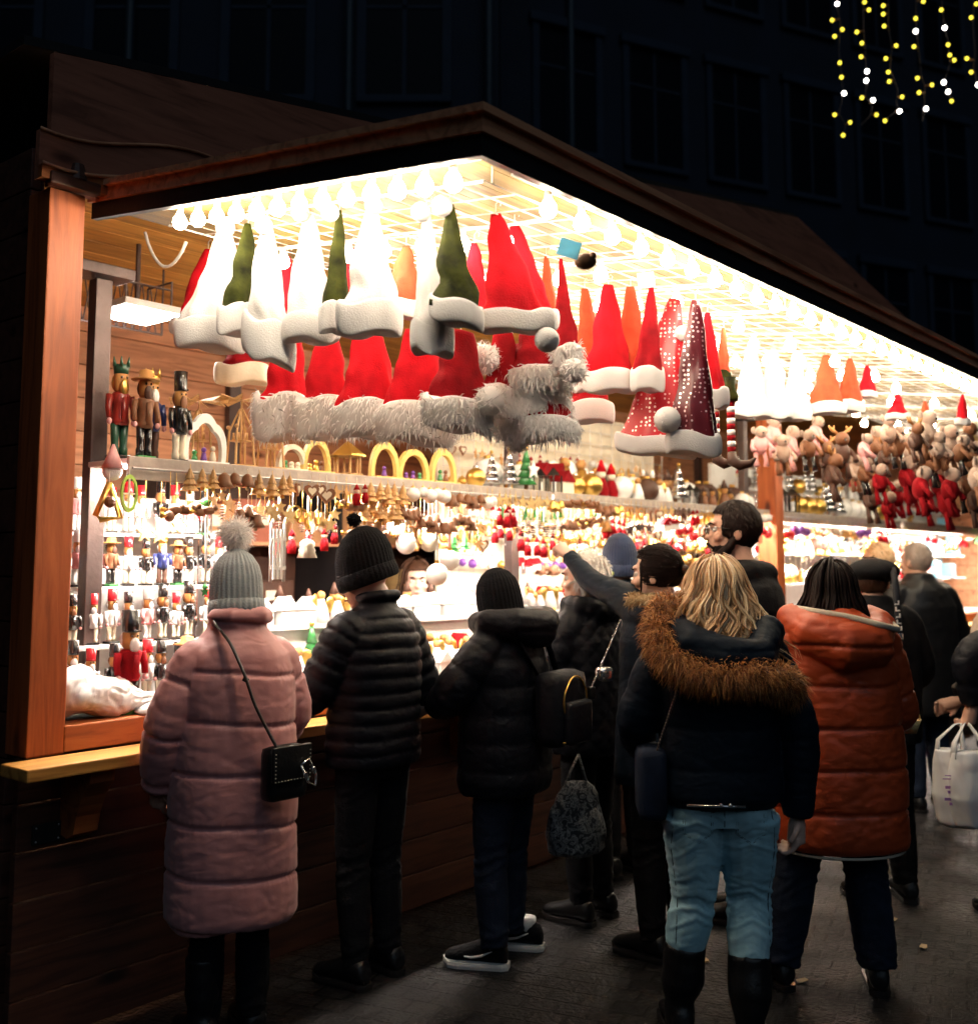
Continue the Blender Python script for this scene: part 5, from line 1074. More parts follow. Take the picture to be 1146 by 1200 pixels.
    def fur(s, path, r, mat, n, length, width=.0022, name='fur_trim', flat=1., droop=.35, parent=None):
        P = [Vector(p) for p in path]; sm = []
        for i in range(len(P) - 1):
            for q in range(5): sm.append(P[i].lerp(P[i + 1], q / 5))
        sm.append(P[-1])
        for _ in range(3): sm = [sm[0]] + [(sm[i - 1] + 2 * sm[i] + sm[i + 1]) / 4 for i in range(1, len(sm) - 1)] + [sm[-1]]
        mb = MB(); mb.tube(sm, r * .7, 12); pts = []; nr = []
        for _ in range(n):
            i = random.randrange(len(sm) - 1); t = (sm[i + 1] - sm[i]).normalized(); p = sm[i].lerp(sm[i + 1], random.random()); a = Vector((random.gauss(0, 1), random.gauss(0, 1), random.gauss(0, 1))); a = (a - t * a.dot(t)).normalized()
            pts.append(p + a * r * .62); nr.append(a + t * random.gauss(0, .35))
        tufts(mb, pts, nr, length, width, droop, .35); return mb.build(name, mat, parent or s.root, True)
def strap(root, pts, w, mat, name='strap', th=.004):
    mb = MB(); P = [Vector(p) for p in pts]; sm = []
    for i in range(len(P) - 1):
        for q in range(5): sm.append(P[i].lerp(P[i + 1], q / 5))
    sm.append(P[-1])
    for _ in range(2): sm = [sm[0]] + [(sm[i - 1] + 2 * sm[i] + sm[i + 1]) / 4 for i in range(1, len(sm) - 1)] + [sm[-1]]
    return mb, sm
# ---------------------------------------------------------------- 1 pink coat, grey beanie
F = Fig('person in a long pink quilted coat and grey ribbed beanie with fur pompom', 279, 3.8, 33, 1.62)
F.head(0, 6)
F.beanie('knit_grey', .215, 30, .03, .068, 'fur_pom', rad=.109, low=-.055, zoff=.0)
hm = MB()
for i in range(60):
    a = random.uniform(-1.9, 1.9); sx, cx = math.sin(a), -math.cos(a); hm.tube([F.c + Vector((.085 * sx, .098 * cx - .012, -.03)), F.c + Vector((.088 * sx, .1 * cx - .012, -.1)), F.c + Vector((.075 * sx + (.03 if sx > 0 else -.03) * abs(sx), .085 * cx + .02, -.17 - .06 * abs(sx)))], [.008, .009, .003], 5, flat=.6)
hm.build('hair', 'hair_brown', F.root, True)
wl, wr_ = (-.225, .1, .86), (.2, .2, .93)
F.hand((wl[0], wl[1], wl[2]), (.1, .5, -.8), (1, .3, 0), 1, .6); F.hand((wr_[0], wr_[1], wr_[2]), (-.1, .9, -.3), (-1, 0, 0), -1, .6)
F.finish_body()
def collar(mb): mb.tube([(.0, .05, 1.415), (.07, .035, 1.42), (.085, -.03, 1.425), (.05, -.08, 1.43), (-.05, -.08, 1.43), (-.085, -.03, 1.425), (-.07, .035, 1.42), (0, .05, 1.415)], .034, 10)
F.coat([(.40, .20, .165, 0), (.43, .216, .18, 0), (.6, .216, .18, 0), (.9, .21, .175, 0), (1.1, .2, .165, 0), (1.22, .2, .155, 0), (1.3, .182, .135, 0), (1.355, .125, .11, 0), (1.385, .1, .095, 0), (1.46, .086, .086, 0)],
       [([(-.15, 0, 1.285), (-.238, .01, 1.06), wl], (.08, .077, .058)), ([(.15, 0, 1.285), (.226, .03, 1.07), wr_], (.08, .075, .056))], 'nylon_pink', sp=.168, A=.010, arm_sp=.17, wr=.007, voxel=.007, extra=collar, seam_tilt=.08, soft=.3)
F.legs((.72, .13), [((-.08, 0, .66), (-.08, 0, .42), (-.08, 0, .08)), ((.08, 0, .66), (.08, 0, .42), (.08, 0, .08))], 'cloth_black', (.08, .06, .05))
F.shoe((-.09, 0), (-.1, 1), boot=.3); F.shoe((.09, .02), (.1, 1), boot=.3)
# her crossbody bag
P1 = F
bg = thing('crossbody_bag', 'small black leather bag with stitched edge and metal buckle on the pink coat', 'bag', P1.p, P1.h)
R1 = Matrix.Rotation(.25, 3, 'Z')
cb = P1.loc(333, 905, 3.66)
mb = MB(); mb.box(cb, (.155, .075, .18), R=R1, bev=.028); mb.build('pouch', 'leather_black', bg, True)
mb = MB(); mb.box(cb + R1 @ Vector((0, -.041, .035)), (.157, .012, .115), R=R1, bev=.005); fl = mb.build('flap', 'leather_black', bg, True)
mb = MB(); 
for i in range(12): mb.ball(cb + R1 @ Vector((-.07 + i * .0127, -.0495, -.018)), .002, 6)
for i in range(8): mb.ball(cb + R1 @ Vector((-.07, -.0495, -.018 + i * .0127)), .002, 6); mb.ball(cb + R1 @ Vector((.07, -.0495, -.018 + i * .0127)), .002, 6)
mb.build('stitching', 'cream', fl, True)
Rb = R1 @ Matrix.Rotation(-.5, 3, 'Y')
mb = MB(); bc = cb + R1 @ Vector((.062, -.058, -.005))
mb.tube([bc + Rb @ Vector(p) for p in ((-.018, 0, .045), (.018, 0, .045), (.02, 0, -.02), (0, 0, -.05), (-.02, 0, -.02), (-.018, 0, .045))], .0042, 8)
mb.box(bc + Rb @ Vector((-.018, -.002, .0)), (.016, .007, .03), R=Rb, bev=.002); mb.box(bc + Rb @ Vector((.018, -.002, .0)), (.014, .007, .022), R=Rb, bev=.002); mb.build('buckle', 'silver', bg, True)
sp = [P1.loc(u, v, Y) for u, v, Y in ((252, 733, 3.70), (268, 752, 3.635), (285, 790, 3.605), (296, 824, 3.61), (312, 856, 3.63), (324, 878, 3.64))]
sp = [P1.loc(262, 722, 3.86), P1.loc(250, 727, 3.78)] + sp
mb, sm = strap(bg, sp, .02, 'leather_black')
mb.tube([q + Vector((-.004, -.026, 0)) for q in sm], .018, 8, flat=.3, up=(0, -1, .3)); mb.build('strap', 'leather_black', bg, True)
mb = MB(); q = sm[len(sm) * 6 // 10]; mb.box(q + Vector((0, -.004, 0)), (.022, .006, .016), R=Matrix.Rotation(.5, 3, 'Y'), bev=.002); mb.build('strap_buckle', 'silver', bg)
# ---------------------------------------------------------------- 2 man in black quilted jacket
F = Fig('person in a black finely quilted jacket and black pompom beanie looking down', 440, 4.35, 52, 1.72)
F.head(44, 20, face=True); F.beanie('knit_black', .215, 40, .02, .042, None, rad=.114, low=-.035, slouch=(.01, -.025))
F.hand((-.2, .36, 1.0), (.1, .8, -.5), (.8, 0, -.2), 1, .5); F.hand((.24, .2, .93), (-.2, .7, -.5), (-1, 0, 0), -1, .6)
F.finish_body(skin='skin_pale')
def collar2(mb): mb.tube([(.075, .02, 1.465), (.075, -.03, 1.48), (.035, -.075, 1.49), (-.035, -.075, 1.49), (-.075, -.03, 1.48), (-.075, .02, 1.465)], .028, 10)
F.coat([(.82, .2, .145, 0), (.88, .205, .155, 0), (1.05, .2, .15, 0), (1.22, .212, .15, 0), (1.33, .2, .135, -.005), (1.41, .13, .11, -.01), (1.44, .08, .08, -.01), (1.5, .07, .07, -.01)],
       [([(-.165, 0, 1.35), (-.26, .08, 1.1), (-.21, .34, 1.01)], (.092, .078, .055)), ([(.165, 0, 1.35), (.275, -.03, 1.08), (.25, .16, .94)], (.092, .08, .06))], 'nylon_black', sp=.058, A=.012, wr=.005, voxel=.008, extra=collar2, soft=.5)
mb = MB(); mb.rings([[(-.2, .1, 1.3), (-.17, .15, 1.3), (-.165, .17, 1.28), (-.2, .12, 1.28)], [(-.245, .13, 1.05), (-.2, .2, 1.05), (-.19, .22, 1.05), (-.25, .15, 1.05)], [(-.26, .22, .78), (-.19, .28, .78), (-.18, .3, .78), (-.265, .24, .78)]]); mb.build('jacket_front', 'cloth_black', F.root, True)
F.legs((.88, .165), [((-.085, 0, .84), (-.09, .02, .46), (-.09, 0, .08)), ((.085, 0, .84), (.09, .02, .46), (.09, 0, .08))], 'cloth_black', (.095, .068, .055))
F.shoe((-.1, 0), (-.1, 1)); F.shoe((.1, 0), (.15, 1))
# ---------------------------------------------------------------- 3 black hooded parka, backpack, white-soled trainers
F = Fig('person in a black hooded parka, black knit hat and white soled trainers', 592, 4.52, 58, 1.57)
F.head(0, 12); F.beanie('knit_black', .2, 34, .02, None, None, rad=.104, low=-.07, fold=False)
hl = F.loc(512, 826, 4.52)
F.hand(hl, (-.3, .8, -.2), (0, -.2, -1), -1, .35); F.hand((.22, .2, .9), (0, .8, -.5), (-1, 0, 0), -1, .6)
F.finish_body(skin='skin_pale')
def hood3(mb): mb.tube([(-.1, .08, 1.37), (-.15, 0, 1.37), (-.12, -.12, 1.37), (0, -.17, 1.35), (.12, -.12, 1.37), (.15, 0, 1.37), (.1, .08, 1.37)], [.045, .06, .072, .08, .072, .06, .045], 12)
F.coat([(.68, .21, .16, 0), (.74, .225, .175, 0), (.95, .22, .17, 0), (1.1, .215, .165, 0), (1.2, .21, .155, 0), (1.28, .18, .135, 0), (1.33, .12, .11, 0), (1.4, .09, .09, 0)],
       [([(-.16, 0, 1.27), (-.27, .1, 1.08), hl], (.092, .085, .058)), ([(.16, 0, 1.27), (.25, .02, 1.02), (.22, .16, .9)], (.09, .08, .06))], 'nylon_black', sp=.11, A=.008, wr=.007, voxel=.009, extra=hood3)
F.legs((.8, .165), [((-.08, 0, .76), (-.085, .02, .42), (-.09, 0, .09)), ((.085, 0, .76), (.1, .03, .42), (.1, .04, .09))], 'denim_dark', (.095, .07, .06))
a_, b_ = F.loc(575, 1098, 4.47), F.loc(617, 1076, 4.68)
for q in (a_, b_):
    mb = MB(); mb.tube([(q.x, q.y, .07), (q.x, q.y, .13)], .04, 12); mb.build('sock', 'rubber_white', F.root, True)
    F.shoe((q.x, q.y), (-.35, 1), 'cloth_black', 'rubber_white', swoosh=True)
bp_ = thing('backpack', 'small black backpack with gold zip edging on the hooded parka', 'backpack', F.p, F.h)
bc = Vector((.04, -.24, 1.03)); mb = MB(); mb.box(bc, (.25, .13, .3), bev=.045); mb.build('pack', 'nylon_black', bp_, True)
mb = MB(); mb.box(bc + Vector((0, -.075, -.05)), (.19, .05, .17), bev=.02); mb.build('pocket', 'nylon_black', bp_, True)
mb = MB(); mb.tube([bc + Vector((.09 * math.cos(a) * (1 if abs(math.cos(a)) < .8 else 1.1), -.067, .03 + .1 * math.sin(a))) for a in [PI * i / 14 for i in range(-3, 18)]], .004, 6); mb.build('zip', 'gold', bp_, True)
mb = MB(); mb.tube([bc + Vector((-.11, -.068, -.12)), bc + Vector((0, -.072, -.135)), bc + Vector((.11, -.068, -.11))], .003, 6); mb.build('lower_zip', 'gold', bp_, True)
for sg in (-1, 1): mb = MB(); mb.tube([bc + Vector((sg * .08, .06, .13)), Vector((sg * .12, -.12, 1.33)), Vector((sg * .13, .03, 1.35)), Vector((sg * .15, .16, 1.2)), Vector((sg * .17, .05, .98)), bc + Vector((sg * .1, .06, -.1))], .016, 8, flat=.4); mb.build('shoulder_strap', 'nylon_black', bp_, True)
# ---------------------------------------------------------------- 4 white haired, dark diamond-quilted jacket
F = Fig('person with fluffy white hair in a dark diamond quilted jacket', 690, 5.05, 48, 1.68)
F.head(25, 0, face=True); F.cap_hair('hair_white', 1.12, -.06, .04, amp=.012)
mb = MB(); pts = []; nr = []
for _ in range(900):
    q = Vector((random.gauss(0, 1), random.gauss(0, 1), random.gauss(.3, 1))).normalized()
    if q.y > .35: continue
    pts.append(F.c + F.R @ Vector((q.x * .085, q.y * .105 - .012, q.z * .1 + .024))); nr.append(F.R @ q)
tufts(mb, pts, nr, .045, .005, .5, .4, lay=1.); mb.build('hair_curls', 'hair_white', F.root, True)
F.hand((-.2, .3, 1.0), (0, .8, -.3), (.5, 0, -1), 1, .5); F.hand((.21, .12, .8), (0, .2, -1), (-1, .3, 0), -1, .9)
F.finish_body(skin='skin_pale')
def hood4(mb): mb.tube([(-.11, .05, 1.42), (-.13, -.04, 1.42), (-.06, -.12, 1.4), (.06, -.12, 1.4), (.13, -.04, 1.42), (.11, .05, 1.42)], .05, 10)
F.coat([(.75, .2, .155, 0), (.8, .21, .165, 0), (1.05, .205, .16, 0), (1.25, .21, .15, 0), (1.35, .18, .13, 0), (1.41, .11, .1, 0), (1.46, .08, .08, 0)], [([(-.16, 0, 1.33), (-.25, .06, 1.1), (-.2, .28, 1.0)], (.09, .08, .055)), ([(.16, 0, 1.33), (.25, 0, 1.06), (.22, .1, .83)], (.09, .08, .055))], 'nylon_black', sp=.085, A=.007, wr=.003, extra=hood4, diamond=1)
F.legs((.84, .16), [((-.08, 0, .8), (-.08, .02, .44), (-.08, 0, .09)), ((.08, 0, .8), (.08, .02, .44), (.08, 0, .09))], 'cloth_black', (.09, .066, .055))
F.shoe((-.09, 0), (-.1, 1)); F.shoe((.09, 0), (.1, 1))
# patterned carrier bag she holds
bw = thing('shopping_bag', 'dark shopping bag with pale swirling print hanging between the parkas', 'bag', atY(676, 960, 4.72), math.radians(20))
zt = bw.location.z
mb = MB(); n = 24; rs = []
for z, rx, ry in ((-.15, .075, .035), (-.13, .125, .055), (-.06, .14, .065), (.03, .12, .055), (.1, .09, .04), (.16, .05, .02)): rs.append([(rx * math.cos(2 * PI * j / n) + .008 * math.sin(5 * 2 * PI * j / n + z * 30), ry * math.sin(2 * PI * j / n), z) for j in range(n)])
mb.rings(rs); me = fused(mb, 'paisley', 'sack', .008, 2, lambda co, no: .012 * nz(co, 12, 12, 12) + .007 * np.abs(nz(co, 30, 30, 12, 4))); link('sack', me, bw)
for sg in (-1, 1): mb = MB(); mb.tube([(sg * .05, 0, .13), (sg * .03, 0, .2), (.01, 0, .27)], [.016, .01, .008], 8, flat=.5); mb.build('handle', 'paisley', bw, True)
# ---------------------------------------------------------------- 5 pointing, ponytail, fur-trimmed hood
F = Fig('person with dark ponytail and beige fur hood, arm raised and pointing', 776, 4.62, 42, 1.71)
F.head(22, 2, face=True); F.cap_hair('hair_dark', 1.09, -.055, .05, amp=.005, fdir=(0, -.9, .7))
mb = MB(); tie = Vector((.0, -.128, .012))
for i in range(420):
    a = random.uniform(-2.5, 2.5); z0 = random.uniform(-.055, .09); st = Vector((.083 * math.sin(a) * (1 if z0 < .05 else .7), .045 + .03 * max(0, math.cos(a)) if z0 > .06 else .04 * random.random() + .005, z0 + .02)); pts = []
    if abs(st.x) < .05 and st.z < .09: st.z = .1
    for q in range(8):
        f = q / 7; p = st.lerp(tie, f); e = Vector((p.x / .088, (p.y + .012) / .108, (p.z - .024) / .107)); l_ = max(e.length, .01)
        if f < .85 and l_ < 1.03: p = Vector((p.x * 1.03 / l_, (p.y + .012) * 1.03 / l_ - .012, (p.z - .024) * 1.03 / l_ + .024))
        pts.append(F.c + F.R @ p)
    mb.tube(pts, [.0024] * 7 + [.002], 4, flat=.6)
for i in range(2): mb.tube([F.c + F.R @ Vector(p) for p in ((-.075, .045, .05), (-.082, .04 + .004 * i, .0), (-.08, .042 + .004 * i, -.05), (-.072, .05 + .003 * i, -.09 - .008 * i))], [.004, .004, .003, .001], 5)
mb.build('pulled_hair', 'hair_dark', F.root, True)
mb = MB()
for i in range(40):
    a = random.uniform(0, 6.3); q = F.c + F.R @ Vector((.0, -.14, .012)); e = Vector((.02 * math.cos(a), .02 * math.sin(a), 0)); dd = F.R @ Vector((.03, -.07, 0)); mb.tube([F.c + F.R @ Vector((.0, -.1, .02)), q + e * .5, q + dd * .6 + e + Vector((0, 0, -.03)), q + dd * .9 + e * 1.4 + Vector((0, 0, -.1 - random.random() * .06))], [.006, .007, .006, .001], 5)
mb.build('ponytail', 'hair_brown', F.root, True)
mb = MB(); mb.ball(F.c + F.R @ Vector((.0, -.125, .012)), .026, 10); mb.build('hair_tie', 'hair_brown', F.root, True)
sh, el, wr2 = F.loc(738, 704, 4.66), F.loc(694, 684, 4.86), F.loc(667, 652, 5.02)
tip_ = F.loc(650, 634, 5.12)
F.hand(wr2, tip_ - wr2, (0, -.3, -1), -1, 1.0, index=.12); F.hand((.24, .16, .85), (0, .3, -1), (-1, .2, 0), -1, .9)
F.finish_body(skin='skin_pale', voxel=.0055)
def hood5(mb): mb.tube([(-.13, .05, 1.40), (-.16, -.04, 1.41), (-.1, -.15, 1.37), (0, -.18, 1.33), (.1, -.15, 1.37), (.16, -.04, 1.41), (.13, .05, 1.40)], [.05, .06, .07, .08, .07, .06, .05], 12)
F.coat([(.70, .225, .17, 0), (.75, .235, .18, 0), (1., .215, .165, 0), (1.15, .205, .155, 0), (1.3, .215, .15, 0), (1.38, .18, .13, 0), (1.43, .11, .1, 0), (1.49, .085, .085, 0)],
       [([(-.12, 0, 1.37), sh, el, wr2], (.085, .076, .056, .042)), ([(.16, 0, 1.36), (.26, .0, 1.1), (.24, .12, .89)], (.092, .08, .058))], 'nylon_navy', sp=.3, A=.004, wr=.009, extra=hood5, voxel=.009)
F.fur([(-.14, .05, 1.455), (-.18, -.03, 1.455), (-.14, -.13, 1.455), (-.02, -.18, 1.45), (.12, -.14, 1.45), (.17, -.04, 1.455), (.14, .05, 1.455)], .042, 'fur_beige', 2600, .03, .0018)
F.legs((.85, .16), [((-.085, 0, .8), (-.09, .02, .45), (-.1, 0, .08)), ((.085, 0, .8), (.09, .02, .45), (.1, 0, .08))], 'cloth_black', (.095, .07, .056))
F.shoe((-.1, 0), (-.1, 1)); F.shoe((.1, 0), (.1, 1))
cbg = thing('shoulder_bag', 'small grey metallic bag on a pale chain strap beside the pointing arm', 'bag', atY(708, 790, 4.5), .4)
mb = MB(); mb.box((0, 0, 0), (.07, .06, .06), bev=.02); mb.build('pouch', 'silver', cbg, True)
mb = MB(); pa_, pb_ = Vector((-.03, 0, .0)), atY(727, 728, 4.5) - cbg.location
pb_ = Matrix.Rotation(-.4, 3, 'Z') @ pb_; pa_ = Matrix.Rotation(-.4, 3, 'Z') @ (atY(693, 806, 4.48) - cbg.location)
for i in range(26): mb.ball(pa_.lerp(pb_, i / 25), .0055, 6, d=(1, 1, 1.3))
mb.build('chain', 'silver', cbg, True)
mb = MB(); mb.box(pa_ + Vector((0, 0, -.02)), (.03, .03, .05), bev=.008); mb.build('clasp', 'leather_black', cbg, True)
# ---------------------------------------------------------------- 6 navy beanie
F = Fig('person in a navy knit beanie and dark blue jacket with green collar', 728, 5.75, 30, 1.74)
F.head(-10, 0); F.beanie('knit_navy', .2, 36, .015, None, None, rad=.104, low=-.05, fold=True)
F.finish_body()
F.coat([(.8, .2, .15, 0), (1.1, .21, .16, 0), (1.3, .215, .15, 0), (1.42, .17, .13, 0), (1.48, .11, .1, 0), (1.53, .085, .085, 0)], [([(-.16, 0, 1.38), (-.26, .03, 1.12), (-.22, .2, .95)], (.09, .08, .06)), ([(.16, 0, 1.38), (.26, .03, 1.12), (.22, .2, .95)], (.09, .08, .06))], 'nylon_navy', sp=.14, A=.008, wr=.005, voxel=.012)
mb = MB(); mb.tube([(-.085, .03, 1.55), (-.085, -.04, 1.56), (0, -.09, 1.565), (.085, -.04, 1.56), (.085, .03, 1.55)], .013, 8); mb.build('collar', 'scarf_green', F.root, True)
F.legs((.88, .16), [((-.08, 0, .84), (-.08, .02, .46), (-.08, 0, .08)), ((.08, 0, .84), (.08, .02, .46), (.08, 0, .08))], 'cloth_black', voxel=.012); F.shoe((-.09, 0), (0, 1)); F.shoe((.09, 0), (0, 1))
# ---------------------------------------------------------------- 7 man in profile, glasses and beard
F = Fig('tall person with short dark hair, beard and glasses in profile, dark jacket', 866, 5.05, 62, 1.925)
F.head(24, -2, face=True); F.cap_hair('hair_dark', 1.1, -.075, .06, amp=.008)
k = F.k; mb = MB()
def fl_(p): return F.c + F.R @ (Vector(p) * k)
for sg in (-1, 1): mb.tube([fl_((sg * .07, .0, -.02)), fl_((sg * .069, .02, -.065)), fl_((sg * .055, .055, -.1)), fl_((sg * .02, .085, -.118)), fl_((0, .088, -.12))], [.014, .022, .024, .02, .018], 8)
mb.ball(fl_((0, .035, -.068)), .068, 14, d=(.95, .95, .82)); mb.tube([fl_((-.035, .085, -.075)), fl_((0, .104, -.055)), fl_((.035, .085, -.075))], [.006, .008, .006], 7); mb.tube([fl_((0, .085, -.12)), fl_((0, .094, -.09))], [.02, .012], 8); mb.build('beard', 'hair_dark', F.root, True)
gl = MB()
for sg in (-1, 1):
    n = 16; gl.tube([fl_((sg * .034 + .024 * math.cos(2 * PI * i / n), .106, .002 + .02 * math.sin(2 * PI * i / n))) for i in range(n + 1)], .0028, 6); gl.tube([fl_((sg * .058, .104, .008)), fl_((sg * .078, .05, .008)), fl_((sg * .08, -.005, .004))], .0025, 6)
gl.tube([fl_((-.01, .108, .004)), fl_((.01, .108, .004))], .0025, 6); gl.build('glasses', 'gloss_black', F.root, True)
F.finish_body(voxel=.0055)
def hood7(mb): mb.tube([(-.12, .0, 1.565), (-.1, -.08, 1.575), (0, -.125, 1.56), (.1, -.08, 1.575), (.12, .0, 1.565)], [.045, .055, .065, .055, .045], 12); mb.ball((0, -.1, 1.42), .15, 16, d=(1.25, .75, 1.1))
F.coat([(.85, .21, .15, 0), (1.2, .22, .175, -.02), (1.42, .215, .17, -.03), (1.51, .16, .14, -.03), (1.58, .11, .1, 0), (1.63, .08, .08, 0)], [([(-.17, 0, 1.46), (-.26, .03, 1.2), (-.22, .2, 1.03)], (.085, .08, .06)), ([(.17, 0, 1.46), (.26, .03, 1.2), (.22, .2, 1.03)], (.085, .08, .06))], 'cloth_black', sp=.3, A=.003, wr=.008, extra=hood7)
F.legs((.95, .165), [((-.085, 0, .9), (-.09, .02, .5), (-.09, 0, .09)), ((.085, 0, .9), (.09, .02, .5), (.09, 0, .09))], 'cloth_black', (.1, .072, .056), voxel=.012); F.shoe((-.1, 0), (0, 1)); F.shoe((.1, 0), (0, 1))
# ---------------------------------------------------------------- 8 blonde, fox-fur hood, light jeans, tall boots
F = Fig('person with long blonde hair, fox fur hood, light blue jeans and tall boots', 838, 3.78, -4, 1.64)
F.head(-6, 2); F.long_hair('hair_blonde', .28, 1150, .2, .06, .0036, back=150)
hr = F.loc(934, 958, 3.74)
F.hand(hr, (-.05, .1, -1), (-1, .1, 0), -1, .75); F.hand((-.24, .22, .92), (.1, .8, -.4), (1, 0, 0), 1, .6)
F.finish_body(skin='skin_pale', voxel=.0055)
def hood8(mb):
    mb.tube([(-.13, .05, 1.40), (-.16, -.04, 1.40), (-.1, -.14, 1.34), (0, -.17, 1.30), (.12, -.15, 1.30), (.17, -.04, 1.38), (.13, .05, 1.40)], [.05, .065, .07, .075, .07, .065, .05], 12)
F.coat([(.79, .19, .14, 0), (.83, .205, .158, -.01), (.95, .2, .155, -.005), (1.08, .2, .15, 0), (1.2, .215, .155, 0), (1.3, .205, .145, 0), (1.37, .14, .115, 0), (1.42, .1, .095, 0)],
       [([(-.17, 0, 1.31), (-.285, .02, 1.06), (-.25, .2, .94)], (.09, .075, .05)), ([(.17, 0, 1.31), (.275, -.01, 1.05), hr], (.09, .075, .05))], 'nylon_navy', sp=.135, A=.008, wr=.006, extra=hood8, voxel=.008, soft=.4)
F.fur([(-.15, .0, 1.475), (-.195, -.05, 1.44), (-.21, -.1, 1.365), (-.17, -.155, 1.29), (-.07, -.19, 1.25), (.04, -.205, 1.25), (.13, -.19, 1.25), (.2, -.14, 1.225), (.225, -.1, 1.2)], .055, 'fur_fox', 13000, .058, .0014, droop=.4)
mb = MB(); mb.tube([(-.13, -.172, .822), (0, -.18, .822), (.06, -.178, .822)], .004, 6); mb.ball((-.02, -.182, .826), .008, 8); mb.ball((.01, -.183, .826), .008, 8); mb.build('hem_trim', 'silver', F.root, True)
la, ra = F.loc(795, 1095, 3.84), F.loc(877, 1115, 3.70)
F.legs((.83, .19), [((-.092, -.01, .76), (-.088, .03, .47), (la.x, la.y, .2)), ((.092, -.01, .76), (.098, .03, .47), (ra.x, ra.y, .2))], 'denim_light', (.112, .076, .05), wr=.006, voxel=.006, seat=1, name='jeans')
from mathutils.bvhtree import BVHTree
jm = [o for o in F.root.children if o.name.startswith('jeans')][0]; bv = BVHTree.FromPolygons([v.co.copy() for v in jm.data.vertices], [tuple(p.vertices) for p in jm.data.polygons])
def on_jeans(pts):
    out = []
    for (x0, z0), (x1, z1) in zip(pts, pts[1:]):
        for q in range(6):
            x, z = x0 + (x1 - x0) * q / 6, z0 + (z1 - z0) * q / 6; h_ = bv.ray_cast(Vector((x, -1, z)), Vector((0, 1, 0)))[0]
            if h_ is not None: out.append(h_ + Vector((0, .0012, 0)))
    return out
mb = MB()
for sg in (-1, 1):
    for dd in (0, .006): mb.tube(on_jeans([(sg * (.045 - dd), .80), (sg * (.045 - dd), .715), (sg * .087, .688 - dd), (sg * (.13 + dd), .715), (sg * (.13 + dd), .80)]), .0014, 5)
    mb.tube(on_jeans([(sg * .165, .78), (sg * .172, .65), (sg * .15, .48), (sg * .16 if sg < 0 else .15, .3)]), .0016, 5)
mb.tube(on_jeans([(0, .82), (0, .7)]), .002, 5); mb.build('seam', 'denim_dark', jm, True)
F.shoe((la.x, la.y, 0, (-.088 - la.x) * .42, (.03 - la.y) * .42), (-.15, 1), 'leather_black', boot=.315, cr=.068); F.shoe((ra.x, ra.y, 0, (.098 - ra.x) * .42, (.03 - ra.y) * .42), (.12, 1), 'leather_black', boot=.305, cr=.068)
b8 = thing('shoulder_bag', 'dark blue bag with chain hanging at the side of the fox fur jacket', 'bag', F.p, F.h)
mb = MB(); mb.box((-.235, -.02, .87), (.1, .2, .24), bev=.03); mb.build('pouch', 'denim_dark', b8, True)
mb = MB(); pa_, pb_ = Vector((-.22, -.1, .98)), Vector((-.155, -.165, 1.19))
for i in range(22): mb.ball(pa_.lerp(pb_, i / 21), .005, 6, d=(1, 1, 1.3))
mb.build('chain', 'dark_metal', b8, True)
# ---------------------------------------------------------------- 9 orange coat
F = Fig('person with dark bob hair in a long orange hooded quilted coat', 976, 4.25, 3, 1.63)
F.head(-14, 0); F.long_hair('hair_dark', .14, 480, .08, .008, .006, back=165)
hr = F.loc(1046, 842, 4.45)
F.hand(hr, (-.2, .9, -.3), (-.3, 0, -1), -1, .7); F.hand((-.23, .25, .95), (0, .9, -.3), (1, 0, 0), 1, .6)
F.finish_body(skin='skin_pale')
def hood9(mb): mb.tube([(-.11, .08, 1.41), (-.16, .0, 1.40), (-.13, -.11, 1.35), (-.02, -.16, 1.3), (.1, -.14, 1.31), (.17, -.03, 1.37), (.13, .07, 1.40)], [.05, .065, .085, .095, .085, .065, .05], 12); mb.ball((-.01, -.1, 1.36), .11, 14, d=(1.2, .8, .8))
F.coat([(.53, .235, .18, 0), (.56, .25, .195, 0), (.75, .25, .19, 0), (.95, .24, .18, 0), (1.1, .232, .175, 0), (1.22, .235, .165, 0), (1.31, .215, .145, 0), (1.38, .14, .115, 0), (1.42, .1, .1, 0)],
       [([(-.18, 0, 1.31), (-.28, .05, 1.07), (-.24, .22, .97)], (.098, .085, .06)), ([(.18, 0, 1.31), (.255, .03, 1.04), hr], (.095, .083, .06))], 'nylon_orange', sp=.155, A=.010, wr=.011, extra=hood9, voxel=.008, soft=.3)
mb, sm = strap(F.root, [(-.13, .06, 1.435), (-.17, -.02, 1.44), (-.12, -.13, 1.43), (0, -.17, 1.41), (.11, -.2, 1.38), (.21, -.12, 1.36), (.2, .0, 1.4), (.14, .07, 1.43)], .02, 'lining_cream'); mb.tube(sm, .014, 8); mb.build('hood_edge', 'lining_cream', F.root, True)
mb = MB(); n = 40; mb.tube([(.238 * math.cos(2 * PI * i / n), .185 * math.sin(2 * PI * i / n), .528) for i in range(n + 1)], .0055, 6); mb.build('hem', 'lining_cream', F.root, True)
F.legs((.8, .17), [((-.1, 0, .76), (-.17, .04, .42), (-.23, .05, .09)), ((.09, 0, .76), (.1, .02, .42), (.12, -.02, .09))], 'denim_dark', (.1, .085, .075))
F.shoe((-.24, .05), (-.3, 1), 'leather_black', 'gloss_black'); F.shoe((.12, -.02), (.3, 1), 'leather_black', 'gloss_black')
bk = thing('wicker_basket', 'little pale basket with hoop handle held beside the orange sleeve', 'basket', atY(1065, 850, 4.42), 0)
mb = MB(); mb.lathe([(.03, -.03), (.05, .025), (.046, .024), (0, -.02)], n=16, rib=8, ribd=.03); mb.build('bowl', 'straw', bk, True)
